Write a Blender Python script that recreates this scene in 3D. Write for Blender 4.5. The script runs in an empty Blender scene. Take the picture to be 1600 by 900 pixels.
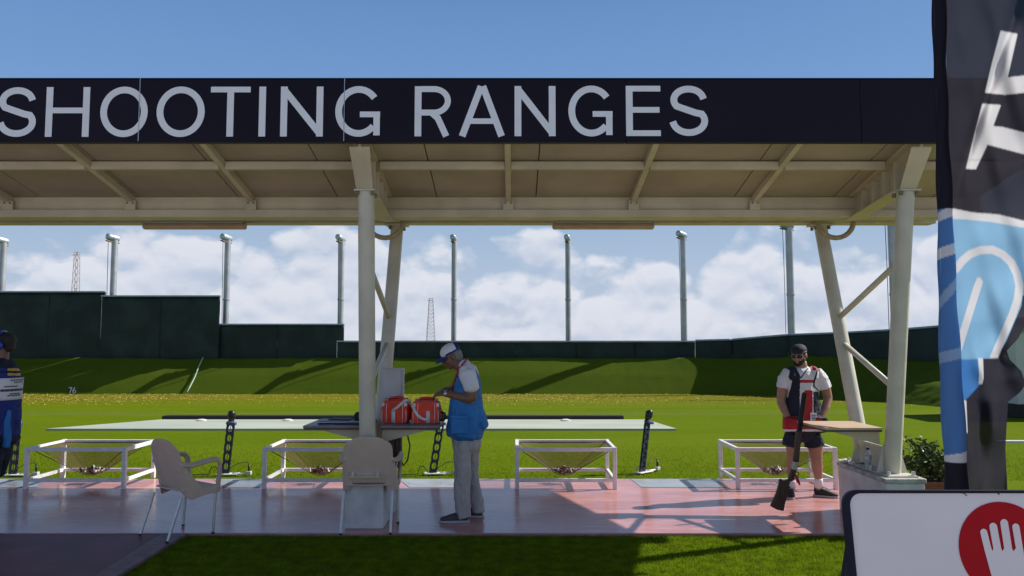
import bpy, bmesh, math, random
import numpy as np
from mathutils import Vector, Matrix, noise as mnoise

random.seed(7)
rng = np.random.default_rng(7)
scene = bpy.context.scene
COL = scene.collection
R = math.radians

# ------------------------------------------------------------------ camera
EYE = 1.75
PITCH = math.atan(85 / 1200)
cam = bpy.data.cameras.new('camera')
cam.sensor_width = 36.0
cam.lens = 27.0
cam.clip_end = 6000
cam_o = bpy.data.objects.new('camera', cam)
COL.objects.link(cam_o)
cam_o.location = (0, 0, EYE)
cam_o.rotation_euler = (R(90) + PITCH, 0, 0)
scene.camera = cam_o

# ------------------------------------------------------------------ world, sun, exposure
SUN_DIR = Vector((1.15, 0.34, 1.0)).normalized()        # towards the sun
SUN_EL = math.asin(SUN_DIR.z)
SUN_AZ = math.atan2(SUN_DIR.x, SUN_DIR.y)
scene.view_settings.view_transform = 'Standard'
scene.view_settings.look = 'None'
scene.view_settings.gamma = 1
scene.view_settings.exposure = 0.3
SKY_STRENGTH = 0.05
SUN_STRENGTH = 5.0

world = bpy.data.worlds.new('World')
scene.world = world
world.use_nodes = True
wn, wl = world.node_tree.nodes, world.node_tree.links
wn.clear()
def N(nodes, kind, **kw):
    n = nodes.new(kind)
    for k, v in kw.items():
        setattr(n, k, v)
    return n
def mathn(nodes, links, op, a, b=None, c=None, clamp=False):
    n = N(nodes, 'ShaderNodeMath', operation=op, use_clamp=clamp)
    for i, v in enumerate((a, b, c)):
        if v is None: continue
        if isinstance(v, (int, float)): n.inputs[i].default_value = v
        else: links.new(v, n.inputs[i])
    return n.outputs[0]
def ramp(nodes, links, fac, stops, interp='EASE'):
    n = N(nodes, 'ShaderNodeValToRGB')
    n.color_ramp.interpolation = interp
    els = n.color_ramp.elements
    while len(els) < len(stops): els.new(0.5)
    for e, (p, c) in zip(els, stops):
        e.position = p
        e.color = (c, c, c, 1) if isinstance(c, (int, float)) else (*c, 1)
    links.new(fac, n.inputs[0])
    return n.outputs[0]
def mixc(nodes, links, fac, a, b, mode='MIX'):
    n = N(nodes, 'ShaderNodeMix', data_type='RGBA', blend_type=mode)
    for sock, v in ((n.inputs[0], fac), (n.inputs[6], a), (n.inputs[7], b)):
        if isinstance(v, (int, float)): sock.default_value = v
        elif isinstance(v, tuple): sock.default_value = (*v, 1) if len(v) == 3 else v
        else: links.new(v, sock)
    return n.outputs[2]

sky = N(wn, 'ShaderNodeTexSky', sky_type='NISHITA')
sky.sun_disc = False
sky.sun_elevation = SUN_EL
sky.sun_rotation = SUN_AZ
sky.altitude = 20
sky.air_density = 1.0
sky.dust_density = 1.6
sky.ozone_density = 1.0
tc = N(wn, 'ShaderNodeTexCoord')
sep = N(wn, 'ShaderNodeSeparateXYZ')
wl.new(tc.outputs['Generated'], sep.inputs[0])
el = sep.outputs[2]
def cloud_noise(dz, scale, detail, off):
    mp = N(wn, 'ShaderNodeMapping')
    wl.new(tc.outputs['Generated'], mp.inputs[0])
    mp.inputs['Scale'].default_value = (scale, scale, scale * 1.8)
    mp.inputs['Location'].default_value = (off, off * .3, off * .7 + dz)
    n = N(wn, 'ShaderNodeTexNoise', noise_dimensions='3D')
    n.inputs['Scale'].default_value = 1.0
    n.inputs['Detail'].default_value = detail
    n.inputs['Roughness'].default_value = 0.57
    n.inputs['Distortion'].default_value = 0.25
    wl.new(mp.outputs[0], n.inputs['Vector'])
    return n.outputs['Fac']
def billow(dz, scale, off):
    """heaped, rounded cloud heads"""
    mp = N(wn, 'ShaderNodeMapping'); wl.new(tc.outputs['Generated'], mp.inputs[0])
    mp.inputs['Scale'].default_value = (scale, scale, scale * 1.5)
    mp.inputs['Location'].default_value = (off, off * .3, off * .7 + dz)
    nn = N(wn, 'ShaderNodeTexNoise'); nn.inputs['Scale'].default_value = 2.5; nn.inputs['Detail'].default_value = 3
    wl.new(mp.outputs[0], nn.inputs['Vector'])
    ad = N(wn, 'ShaderNodeVectorMath', operation='MULTIPLY_ADD'); ad.inputs[1].default_value = (.45, .45, .45)
    wl.new(nn.outputs['Color'], ad.inputs[0]); wl.new(mp.outputs[0], ad.inputs[2])
    v = N(wn, 'ShaderNodeTexVoronoi', feature='F1'); v.inputs['Scale'].default_value = 1.0
    v.inputs['Detail'].default_value = 1.0; v.inputs['Roughness'].default_value = 0.5
    wl.new(ad.outputs[0], v.inputs['Vector'])
    return mathn(wn, wl, 'SUBTRACT', 1.0, v.outputs['Distance'])
def heap(dz):
    return mathn(wn, wl, 'MULTIPLY_ADD', billow(dz, 11.0, 2.2), 0.42, mathn(wn, wl, 'MULTIPLY', cloud_noise(dz * .6, 6.5, 8, 3.1), 0.58))
n1 = heap(0.0)
n2 = heap(0.22)
n3 = cloud_noise(0.0, 2.3, 4, 8.4)
bias = ramp(wn, wl, el, [(0.0, 0.78), (0.05, 0.73), (0.10, 0.675), (0.132, 0.585), (0.162, 0.36), (0.30, 0.19), (1.0, 0.22)], 'LINEAR')
dens = mathn(wn, wl, 'ADD', mathn(wn, wl, 'ADD', mathn(wn, wl, 'MULTIPLY', n1, 0.80), mathn(wn, wl, 'MULTIPLY', n3, 0.34)), bias)
m0 = mathn(wn, wl, 'SUBTRACT', dens, 1.045)
mask = mathn(wn, wl, 'MULTIPLY', m0, 11.0, clamp=True)
thick = mathn(wn, wl, 'MULTIPLY', m0, 2.2, clamp=True)
lit = mathn(wn, wl, 'MULTIPLY_ADD', mathn(wn, wl, 'SUBTRACT', n1, n2), 4.2, 0.66, clamp=True)
ccol = mixc(wn, wl, lit, (8.2, 9.4, 11.8), (13.2, 13.4, 14.4))
ccol = mixc(wn, wl, mathn(wn, wl, 'MULTIPLY', thick, 0.55), ccol, (10.2, 10.9, 12.6))
cmask = mathn(wn, wl, 'MULTIPLY', mask, 0.86)
band = ramp(wn, wl, el, [(0.0, (9.2, 10.1, 12.1)), (0.08, (7.4, 9.2, 12.0)), (0.15, (5.9, 8.2, 11.5)), (0.24, (3.5, 6.4, 11.4)), (0.30, (3.0, 5.8, 11.0)), (0.42, (2.3, 4.8, 10.0))], 'LINEAR')
keep = ramp(wn, wl, el, [(0.0, 0.92), (0.40, 0.85), (0.62, 0.0)], 'LINEAR')
skyh = mixc(wn, wl, keep, sky.outputs[0], band)
wcol = mixc(wn, wl, cmask, skyh, ccol)
bg = N(wn, 'ShaderNodeBackground')
bg.inputs[1].default_value = SKY_STRENGTH
wl.new(wcol, bg.inputs[0])
wo = N(wn, 'ShaderNodeOutputWorld')
wl.new(bg.outputs[0], wo.inputs[0])

sun = bpy.data.lights.new('sun', 'SUN')
sun.energy = SUN_STRENGTH
sun.angle = R(0.5)
sun.color = (1.0, 0.955, 0.88)
sun_o = bpy.data.objects.new('sun', sun)
COL.objects.link(sun_o)
sun_o.location = (10, 5, 20)
sun_o.rotation_euler = SUN_DIR.to_track_quat('Z', 'Y').to_euler()

# ------------------------------------------------------------------ measuring helpers
CT, ST = math.cos(PITCH), math.sin(PITCH)
def P(px, py, Y):
    """point of the place at distance Y that the photograph shows at (px, py)"""
    cx, cy = (px - 800) / 1200, (450 - py) / 1200
    d = Vector((cx, CT - cy * ST, ST + cy * CT))
    return Vector((0, 0, EYE)) + d * (Y / d.y)
def G(px, py, z=0.0):
    cx, cy = (px - 800) / 1200, (450 - py) / 1200
    d = Vector((cx, CT - cy * ST, ST + cy * CT))
    return Vector((0, 0, EYE)) + d * ((z - EYE) / d.z)
def gz(x, y):
    t = min(1, max(0, (y - 17.8) / 16.5))
    return -0.525 * t * t * (3 - 2 * t)

# ------------------------------------------------------------------ materials
def mat(name, col, rough=0.6, metal=0.0, var=0.0, vscale=6.0, col2=None, bump=0.0, bscale=80.0, spec=0.5,
        stretch=(1, 1, 1), detail=4, rvar=0.0, sheen=0.0, coat=0.0):
    m = bpy.data.materials.new(name)
    m.use_nodes = True
    nd, lk = m.node_tree.nodes, m.node_tree.links
    b = nd['Principled BSDF']
    b.inputs['Base Color'].default_value = (*col, 1)
    b.inputs['Roughness'].default_value = rough
    b.inputs['Metallic'].default_value = metal
    b.inputs['Specular IOR Level'].default_value = spec
    if coat: b.inputs['Coat Weight'].default_value = coat
    if sheen: b.inputs['Sheen Weight'].default_value = sheen
    t = N(nd, 'ShaderNodeTexCoord')
    mp = N(nd, 'ShaderNodeMapping')
    mp.inputs['Scale'].default_value = stretch
    lk.new(t.outputs['Object'], mp.inputs[0])
    if var or col2:
        n = N(nd, 'ShaderNodeTexNoise')
        n.inputs['Scale'].default_value = vscale
        n.inputs['Detail'].default_value = detail
        lk.new(mp.outputs[0], n.inputs['Vector'])
        c2 = col2 if col2 else tuple(min(1, c * (1 + var)) for c in col)
        c1 = tuple(c * (1 - var) for c in col) if var else col
        f = ramp(nd, lk, n.outputs['Fac'], [(0.3, 0.0), (0.7, 1.0)])
        lk.new(mixc(nd, lk, f, c1, c2), b.inputs['Base Color'])
        if rvar:
            lk.new(mathn(nd, lk, 'MULTIPLY_ADD', n.outputs['Fac'], rvar, rough - rvar / 2), b.inputs['Roughness'])
    if bump:
        n = N(nd, 'ShaderNodeTexNoise')
        n.inputs['Scale'].default_value = bscale
        n.inputs['Detail'].default_value = 3
        lk.new(mp.outputs[0], n.inputs['Vector'])
        bp = N(nd, 'ShaderNodeBump')
        bp.inputs['Strength'].default_value = bump
        bp.inputs['Distance'].default_value = 0.02
        lk.new(n.outputs['Fac'], bp.inputs['Height'])
        lk.new(bp.outputs[0], b.inputs['Normal'])
    return m

MT = {}
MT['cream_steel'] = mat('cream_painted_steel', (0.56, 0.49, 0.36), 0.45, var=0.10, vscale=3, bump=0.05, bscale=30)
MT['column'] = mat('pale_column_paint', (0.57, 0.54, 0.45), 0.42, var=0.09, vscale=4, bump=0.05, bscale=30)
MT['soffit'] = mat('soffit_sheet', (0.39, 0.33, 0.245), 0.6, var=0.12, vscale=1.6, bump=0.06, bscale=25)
MT['fascia'] = mat('dark_fascia_sheet', (0.010, 0.006, 0.016), 0.45, var=0.15, vscale=1.2, spec=0.18)
MT['letter'] = mat('white_vinyl', (0.84, 0.86, 0.90), 0.5, var=0.03)
MT['steel'] = mat('galvanised_steel', (0.50, 0.52, 0.54), 0.38, 0.75, var=0.12, vscale=12)
MT['chrome_leg'] = mat('grey_chair_metal', (0.55, 0.56, 0.58), 0.35, 0.6, var=0.08, vscale=20)
MT['bolt'] = mat('rusty_bolt', (0.22, 0.18, 0.13), 0.6, 0.5, var=0.3, vscale=60)
MT['white_metal'] = mat('white_painted_frame', (0.80, 0.79, 0.80), 0.42, var=0.07, vscale=9, bump=0.04, bscale=60)
MT['concrete_white'] = mat('whitewashed_concrete', (0.62, 0.60, 0.60), 0.75, var=0.14, vscale=5, bump=0.25, bscale=40)
MT['concrete_cap'] = mat('bare_concrete_cap', (0.40, 0.40, 0.38), 0.85, var=0.3, vscale=9, bump=0.4, bscale=50)
MT['bunker'] = mat('pale_concrete_roof', (0.40, 0.44, 0.37), 0.8, var=0.08, vscale=1.5, bump=0.1, stretch=(0.3, 1, 1))
MT['rubber'] = mat('black_rubber', (0.010, 0.011, 0.010), 0.7, var=0.2)
MT['black'] = mat('black_plastic', (0.012, 0.012, 0.014), 0.4)
MT['navy_plastic'] = mat('navy_plate', (0.010, 0.016, 0.045), 0.4, var=0.15)
MT['blue_clamp'] = mat('blue_clamp', (0.03, 0.07, 0.22), 0.4)
MT['chair'] = mat('beige_plastic', (0.60, 0.46, 0.38), 0.5, var=0.05, vscale=8, bump=0.05, bscale=200)
MT['wood'] = mat('pale_plywood', (0.52, 0.37, 0.25), 0.55, var=0.18, vscale=4, stretch=(1, 9, 9), bump=0.05)
MT['wood_edge'] = mat('dark_shelf_edge', (0.10, 0.06, 0.05), 0.6, var=0.2)
MT['shelf_dark'] = mat('grey_laminate_shelf', (0.17, 0.16, 0.19), 0.4, var=0.15, vscale=6)
MT['cabinet'] = mat('grey_cabinet_paint', (0.52, 0.54, 0.55), 0.45, var=0.05)
MT['tube_light'] = mat('yellowed_light_cover', (0.55, 0.40, 0.28), 0.35, var=0.12, vscale=5, stretch=(1, 6, 6))
MT['screen'] = mat('dark_green_windscreen', (0.012, 0.028, 0.025), 0.65, var=0.4, vscale=0.8, bump=0.35, bscale=6, spec=0.4)
MT['screen_rail'] = mat('blue_grey_rail', (0.30, 0.38, 0.46), 0.4, 0.4, var=0.1)
MT['pole'] = mat('galvanised_pole', (0.42, 0.44, 0.46), 0.45, 0.55, var=0.12, vscale=2)
MT['pole_cap'] = mat('white_pole_cap', (0.46, 0.52, 0.60), 0.35, 0.4, var=0.1)
MT['lattice'] = mat('red_white_lattice', (0.42, 0.36, 0.36), 0.6, var=0.2)
MT['cable'] = mat('black_cable', (0.02, 0.02, 0.02), 0.5)
MT['cream_hose'] = mat('cream_conduit', (0.34, 0.28, 0.18), 0.5, var=0.15, vscale=20)
MT['orange_bag'] = mat('orange_red_nylon', (0.74, 0.045, 0.012), 0.55, var=0.14, vscale=14, bump=0.3, bscale=24)
MT['white_strap'] = mat('white_webbing', (0.66, 0.64, 0.64), 0.7, var=0.08, vscale=40)
MT['dark_nylon'] = mat('dark_nylon', (0.02, 0.02, 0.03), 0.6, var=0.2)
MT['skin_a'] = mat('tanned_skin', (0.20, 0.096, 0.064), 0.5, var=0.10, vscale=14, bump=0.08, bscale=90)
MT['skin_b'] = mat('light_tanned_skin', (0.36, 0.19, 0.13), 0.5, var=0.08, vscale=14, bump=0.06, bscale=90)
MT['hair'] = mat('dark_hair', (0.022, 0.015, 0.011), 0.6, var=0.3, vscale=90, bump=0.5, bscale=160)
MT['grey_hair'] = mat('grey_hair', (0.22, 0.21, 0.20), 0.6, var=0.3, vscale=90, bump=0.4, bscale=160)
MT['white_cloth'] = mat('white_cotton', (0.70, 0.70, 0.74), 0.8, var=0.05, vscale=9, bump=0.22, bscale=16)
MT['blue_vest'] = mat('bright_blue_vest', (0.020, 0.170, 0.47), 0.7, var=0.14, vscale=8, bump=0.35, bscale=14)
MT['trouser'] = mat('light_grey_trouser', (0.40, 0.37, 0.37), 0.8, var=0.08, vscale=7, bump=0.4, bscale=11, stretch=(1, 1, 0.4))
MT['grey_shoe'] = mat('grey_suede', (0.07, 0.06, 0.065), 0.8, var=0.2, vscale=30)
MT['black_shoe'] = mat('black_trainer', (0.015, 0.015, 0.017), 0.6, var=0.2, vscale=30)
MT['sole'] = mat('pale_sole', (0.42, 0.40, 0.40), 0.7)
MT['navy_cloth'] = mat('navy_cotton', (0.010, 0.012, 0.030), 0.8, var=0.2, vscale=9, bump=0.25, bscale=18)
MT['royal_cloth'] = mat('royal_blue_cotton', (0.012, 0.025, 0.20), 0.75, var=0.18, vscale=9, bump=0.25, bscale=18)
MT['red_cloth'] = mat('red_vest_cloth', (0.44, 0.012, 0.022), 0.7, var=0.12, vscale=10, bump=0.2, bscale=18)
MT['red_lanyard'] = mat('red_lanyard', (0.45, 0.05, 0.06), 0.7)
MT['yellow_trim'] = mat('yellow_piping', (0.62, 0.36, 0.06), 0.6)
MT['gun_metal'] = mat('blued_gun_metal', (0.020, 0.020, 0.024), 0.32, 0.8)
MT['gun_steel'] = mat('bright_receiver', (0.30, 0.31, 0.33), 0.3, 0.9, var=0.2, vscale=60)
MT['gun_wood'] = mat('dark_walnut', (0.040, 0.016, 0.010), 0.35, var=0.35, vscale=12, stretch=(6, 6, 1))
MT['terracotta'] = mat('terracotta_trough', (0.24, 0.075, 0.045), 0.75, var=0.15, vscale=7)
MT['soil'] = mat('potting_soil', (0.03, 0.02, 0.015), 0.9, var=0.3, vscale=30, bump=0.6)
MT['leaf'] = mat('shrub_leaf', (0.065, 0.105, 0.030), 0.33, var=0.4, vscale=9)
MT['stem'] = mat('shrub_stem', (0.06, 0.04, 0.025), 0.8, var=0.2)
MT['sign_white'] = mat('sign_white_board', (0.84, 0.78, 0.80), 0.45, var=0.03, vscale=3, bump=0.02, bscale=60)
MT['sign_navy'] = mat('sign_navy_rim', (0.010, 0.011, 0.030), 0.5, spec=0.2)
MT['sign_red'] = mat('sign_red_print', (0.46, 0.005, 0.012), 0.5, var=0.05, vscale=4, spec=0.15)
MT['ear_blue'] = mat('blue_ear_defender', (0.01, 0.04, 0.35), 0.3, coat=0.3)
MT['dark_lens'] = mat('dark_lens', (0.012, 0.010, 0.010), 0.15)
MT['building'] = mat('far_white_wall', (0.55, 0.58, 0.56), 0.7, var=0.06, vscale=1)
MT['shell_red'] = mat('spent_shell_dark_red', (0.12, 0.02, 0.02), 0.4)
MT['shell_white'] = mat('spent_shell_white', (0.68, 0.66, 0.62), 0.4)
MT['shell_black'] = mat('spent_shell_black', (0.02, 0.016, 0.016), 0.4)
MT['clay_a'] = mat('orange_clay', (0.42, 0.27, 0.05), 0.8)
MT['clay_b'] = mat('yellow_clay', (0.46, 0.40, 0.11), 0.8)
MT['rope'] = mat('pale_green_rope', (0.40, 0.52, 0.42), 0.7)
MT['print_dark'] = mat('dark_print', (0.05, 0.05, 0.07), 0.6)
MT['path_edge'] = mat('worn_kerb_paint', (0.20, 0.12, 0.13), 0.6, var=0.25, vscale=8, bump=0.2, bscale=60)

def clear_plastic():
    m = bpy.data.materials.new('clear_bottle_plastic'); m.use_nodes = True
    b = m.node_tree.nodes['Principled BSDF']
    b.inputs['Base Color'].default_value = (0.85, 0.92, 0.97, 1)
    b.inputs['Roughness'].default_value = 0.08
    b.inputs['Transmission Weight'].default_value = 0.85
    b.inputs['IOR'].default_value = 1.2
    return m
MT['clear'] = clear_plastic()

def net_material():
    """fine tan mesh: thread pattern cut out of the sheet"""
    m = bpy.data.materials.new('tan_net_mesh'); m.use_nodes = True
    nd, lk = m.node_tree.nodes, m.node_tree.links
    b = nd['Principled BSDF']
    b.inputs['Base Color'].default_value = (0.13, 0.072, 0.036, 1)
    b.inputs['Roughness'].default_value = 0.8
    t = N(nd, 'ShaderNodeTexCoord')
    s = N(nd, 'ShaderNodeSeparateXYZ'); lk.new(t.outputs['UV'], s.inputs[0])
    def thread(sock):
        f = mathn(nd, lk, 'FRACT', mathn(nd, lk, 'MULTIPLY', sock, 95.0))
        return mathn(nd, lk, 'LESS_THAN', f, 0.20)
    a = mathn(nd, lk, 'MAXIMUM', thread(s.outputs[0]), thread(s.outputs[1]))
    tr = N(nd, 'ShaderNodeBsdfTransparent')
    mx = N(nd, 'ShaderNodeMixShader')
    lk.new(a, mx.inputs[0]); lk.new(tr.outputs[0], mx.inputs[1]); lk.new(b.outputs[0], mx.inputs[2])
    lk.new(mx.outputs[0], nd['Material Output'].inputs[0])
    return m
MT['net'] = net_material()

def slab_material():
    m = bpy.data.materials.new('pink_painted_concrete'); m.use_nodes = True
    nd, lk = m.node_tree.nodes, m.node_tree.links
    b = nd['Principled BSDF']
    t = N(nd, 'ShaderNodeTexCoord')
    def nz(scale, stretch, detail=5, rough=0.6):
        mp = N(nd, 'ShaderNodeMapping'); mp.inputs['Scale'].default_value = stretch
        lk.new(t.outputs['Object'], mp.inputs[0])
        n = N(nd, 'ShaderNodeTexNoise'); n.inputs['Scale'].default_value = scale
        n.inputs['Detail'].default_value = detail; n.inputs['Roughness'].default_value = rough
        lk.new(mp.outputs[0], n.inputs['Vector'])
        return n.outputs['Fac']
    a = nz(1.6, (0.55, 1.3, 1)); c = nz(7, (0.35, 1.6, 1)); d = nz(38, (1, 1, 1), 6)
    base = mixc(nd, lk, ramp(nd, lk, a, [(0.32, 0.0), (0.68, 1.0)]), (0.44, 0.19, 0.175), (0.58, 0.285, 0.26))
    base = mixc(nd, lk, ramp(nd, lk, c, [(0.52, 0.0), (0.75, 0.7)]), base, (0.63, 0.42, 0.38))
    base = mixc(nd, lk, ramp(nd, lk, c, [(0.25, 0.55), (0.42, 0.0)]), base, (0.30, 0.15, 0.16))
    base = mixc(nd, lk, ramp(nd, lk, d, [(0.62, 0.0), (0.72, 0.5)]), base, (0.22, 0.12, 0.12))
    lk.new(base, b.inputs['Base Color'])
    lk.new(mathn(nd, lk, 'MULTIPLY_ADD', c, 0.30, 0.05), b.inputs['Roughness'])
    b.inputs['Specular IOR Level'].default_value = 0.55
    bp = N(nd, 'ShaderNodeBump'); bp.inputs['Strength'].default_value = 0.10; bp.inputs['Distance'].default_value = 0.01
    lk.new(mathn(nd, lk, 'ADD', nz(5, (1, 1, 1)), mathn(nd, lk, 'MULTIPLY', d, 0.25)), bp.inputs['Height'])
    lk.new(bp.outputs[0], b.inputs['Normal'])
    return m
MT['slab'] = slab_material()
MT['bounce_paving'] = mat('pale_bounce_concrete', (0.36, 0.33, 0.295), 0.7, var=0.12, vscale=1.5, bump=0.1, bscale=30)
MT['station'] = mat('blue_grey_station_paint', (0.33, 0.36, 0.38), 0.3, var=0.12, vscale=4, bump=0.08, bscale=20, rvar=0.2)
MT['red_path'] = mat('red_path_paving', (0.150, 0.038, 0.050), 0.55, var=0.22, vscale=3, bump=0.2, bscale=60, detail=8)

def turf_material(name, near, far, straw=None):
    m = bpy.data.materials.new(name); m.use_nodes = True
    nd, lk = m.node_tree.nodes, m.node_tree.links
    b = nd['Principled BSDF']
    b.inputs['Roughness'].default_value = 0.75
    b.inputs['Specular IOR Level'].default_value = 0.02
    t = N(nd, 'ShaderNodeTexCoord')
    s = N(nd, 'ShaderNodeSeparateXYZ'); lk.new(t.outputs['Object'], s.inputs[0])
    def nz(scale, stretch, detail=5, rough=0.6):
        mp = N(nd, 'ShaderNodeMapping'); mp.inputs['Scale'].default_value = stretch
        lk.new(t.outputs['Object'], mp.inputs[0])
        n = N(nd, 'ShaderNodeTexNoise'); n.inputs['Scale'].default_value = scale
        n.inputs['Detail'].default_value = detail; n.inputs['Roughness'].default_value = rough
        lk.new(mp.outputs[0], n.inputs['Vector'])
        return n.outputs['Fac']
    fine = nz(60, (1, 1, 1), 6, 0.75); mid = nz(3.0, (0.5, 1, 1)); big = nz(0.35, (0.35, 1.6, 1))
    c = mixc(nd, lk, ramp(nd, lk, fine, [(0.3, 0.0), (0.7, 1.0)]), tuple(v * 0.62 for v in near), tuple(v * 1.35 for v in near))
    c = mixc(nd, lk, ramp(nd, lk, big, [(0.35, 0.0), (0.65, 0.9)]), c, far)
    c = mixc(nd, lk, ramp(nd, lk, mid, [(0.55, 0.0), (0.8, 0.45)]), c, tuple(v * 0.7 for v in near))
    if straw:
        y = mathn(nd, lk, 'ADD', s.outputs[1], mathn(nd, lk, 'MULTIPLY', nz(0.5, (0.4, 1, 1)), 3.5))
        band = ramp(nd, lk, mathn(nd, lk, 'MULTIPLY', y, 1 / 60.0), [(0.385, 0.0), (0.47, 0.30), (0.53, 0.85), (0.60, 0.95)])
        speck = ramp(nd, lk, nz(2.2, (1, 0.5, 1), 6, 0.8), [(0.35, 0.55), (0.65, 1.0)])
        c = mixc(nd, lk, mathn(nd, lk, 'MULTIPLY', band, speck), c, straw)
        # pale mown line
        l = ramp(nd, lk, mathn(nd, lk, 'MULTIPLY', y, 1 / 60.0), [(0.345, 0.0), (0.355, 0.35), (0.372, 0.0)])
        c = mixc(nd, lk, l, c, (0.15, 0.16, 0.05))
    lk.new(c, b.inputs['Base Color'])
    bp = N(nd, 'ShaderNodeBump'); bp.inputs['Strength'].default_value = 0.6; bp.inputs['Distance'].default_value = 0.02
    lk.new(fine, bp.inputs['Height']); lk.new(bp.outputs[0], b.inputs['Normal'])
    return m
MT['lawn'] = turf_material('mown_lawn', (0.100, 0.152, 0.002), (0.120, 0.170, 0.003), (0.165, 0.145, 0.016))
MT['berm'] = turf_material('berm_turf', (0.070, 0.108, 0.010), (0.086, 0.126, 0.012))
def blade_material():
    m = mat('turf_blade', (0.160, 0.230, 0.006), 0.6, var=0.35, vscale=9, spec=0.2)
    nd, lk = m.node_tree.nodes, m.node_tree.links
    b = nd['Principled BSDF']; col = b.inputs['Base Color'].links[0].from_socket
    t = N(nd, 'ShaderNodeBsdfTranslucent'); lk.new(col, t.inputs[0])
    x = N(nd, 'ShaderNodeMixShader'); x.inputs[0].default_value = 0.5
    lk.new(b.outputs[0], x.inputs[1]); lk.new(t.outputs[0], x.inputs[2])
    lk.new(x.outputs[0], nd['Material Output'].inputs[0])
    return m
MT['blade'] = blade_material()

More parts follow.
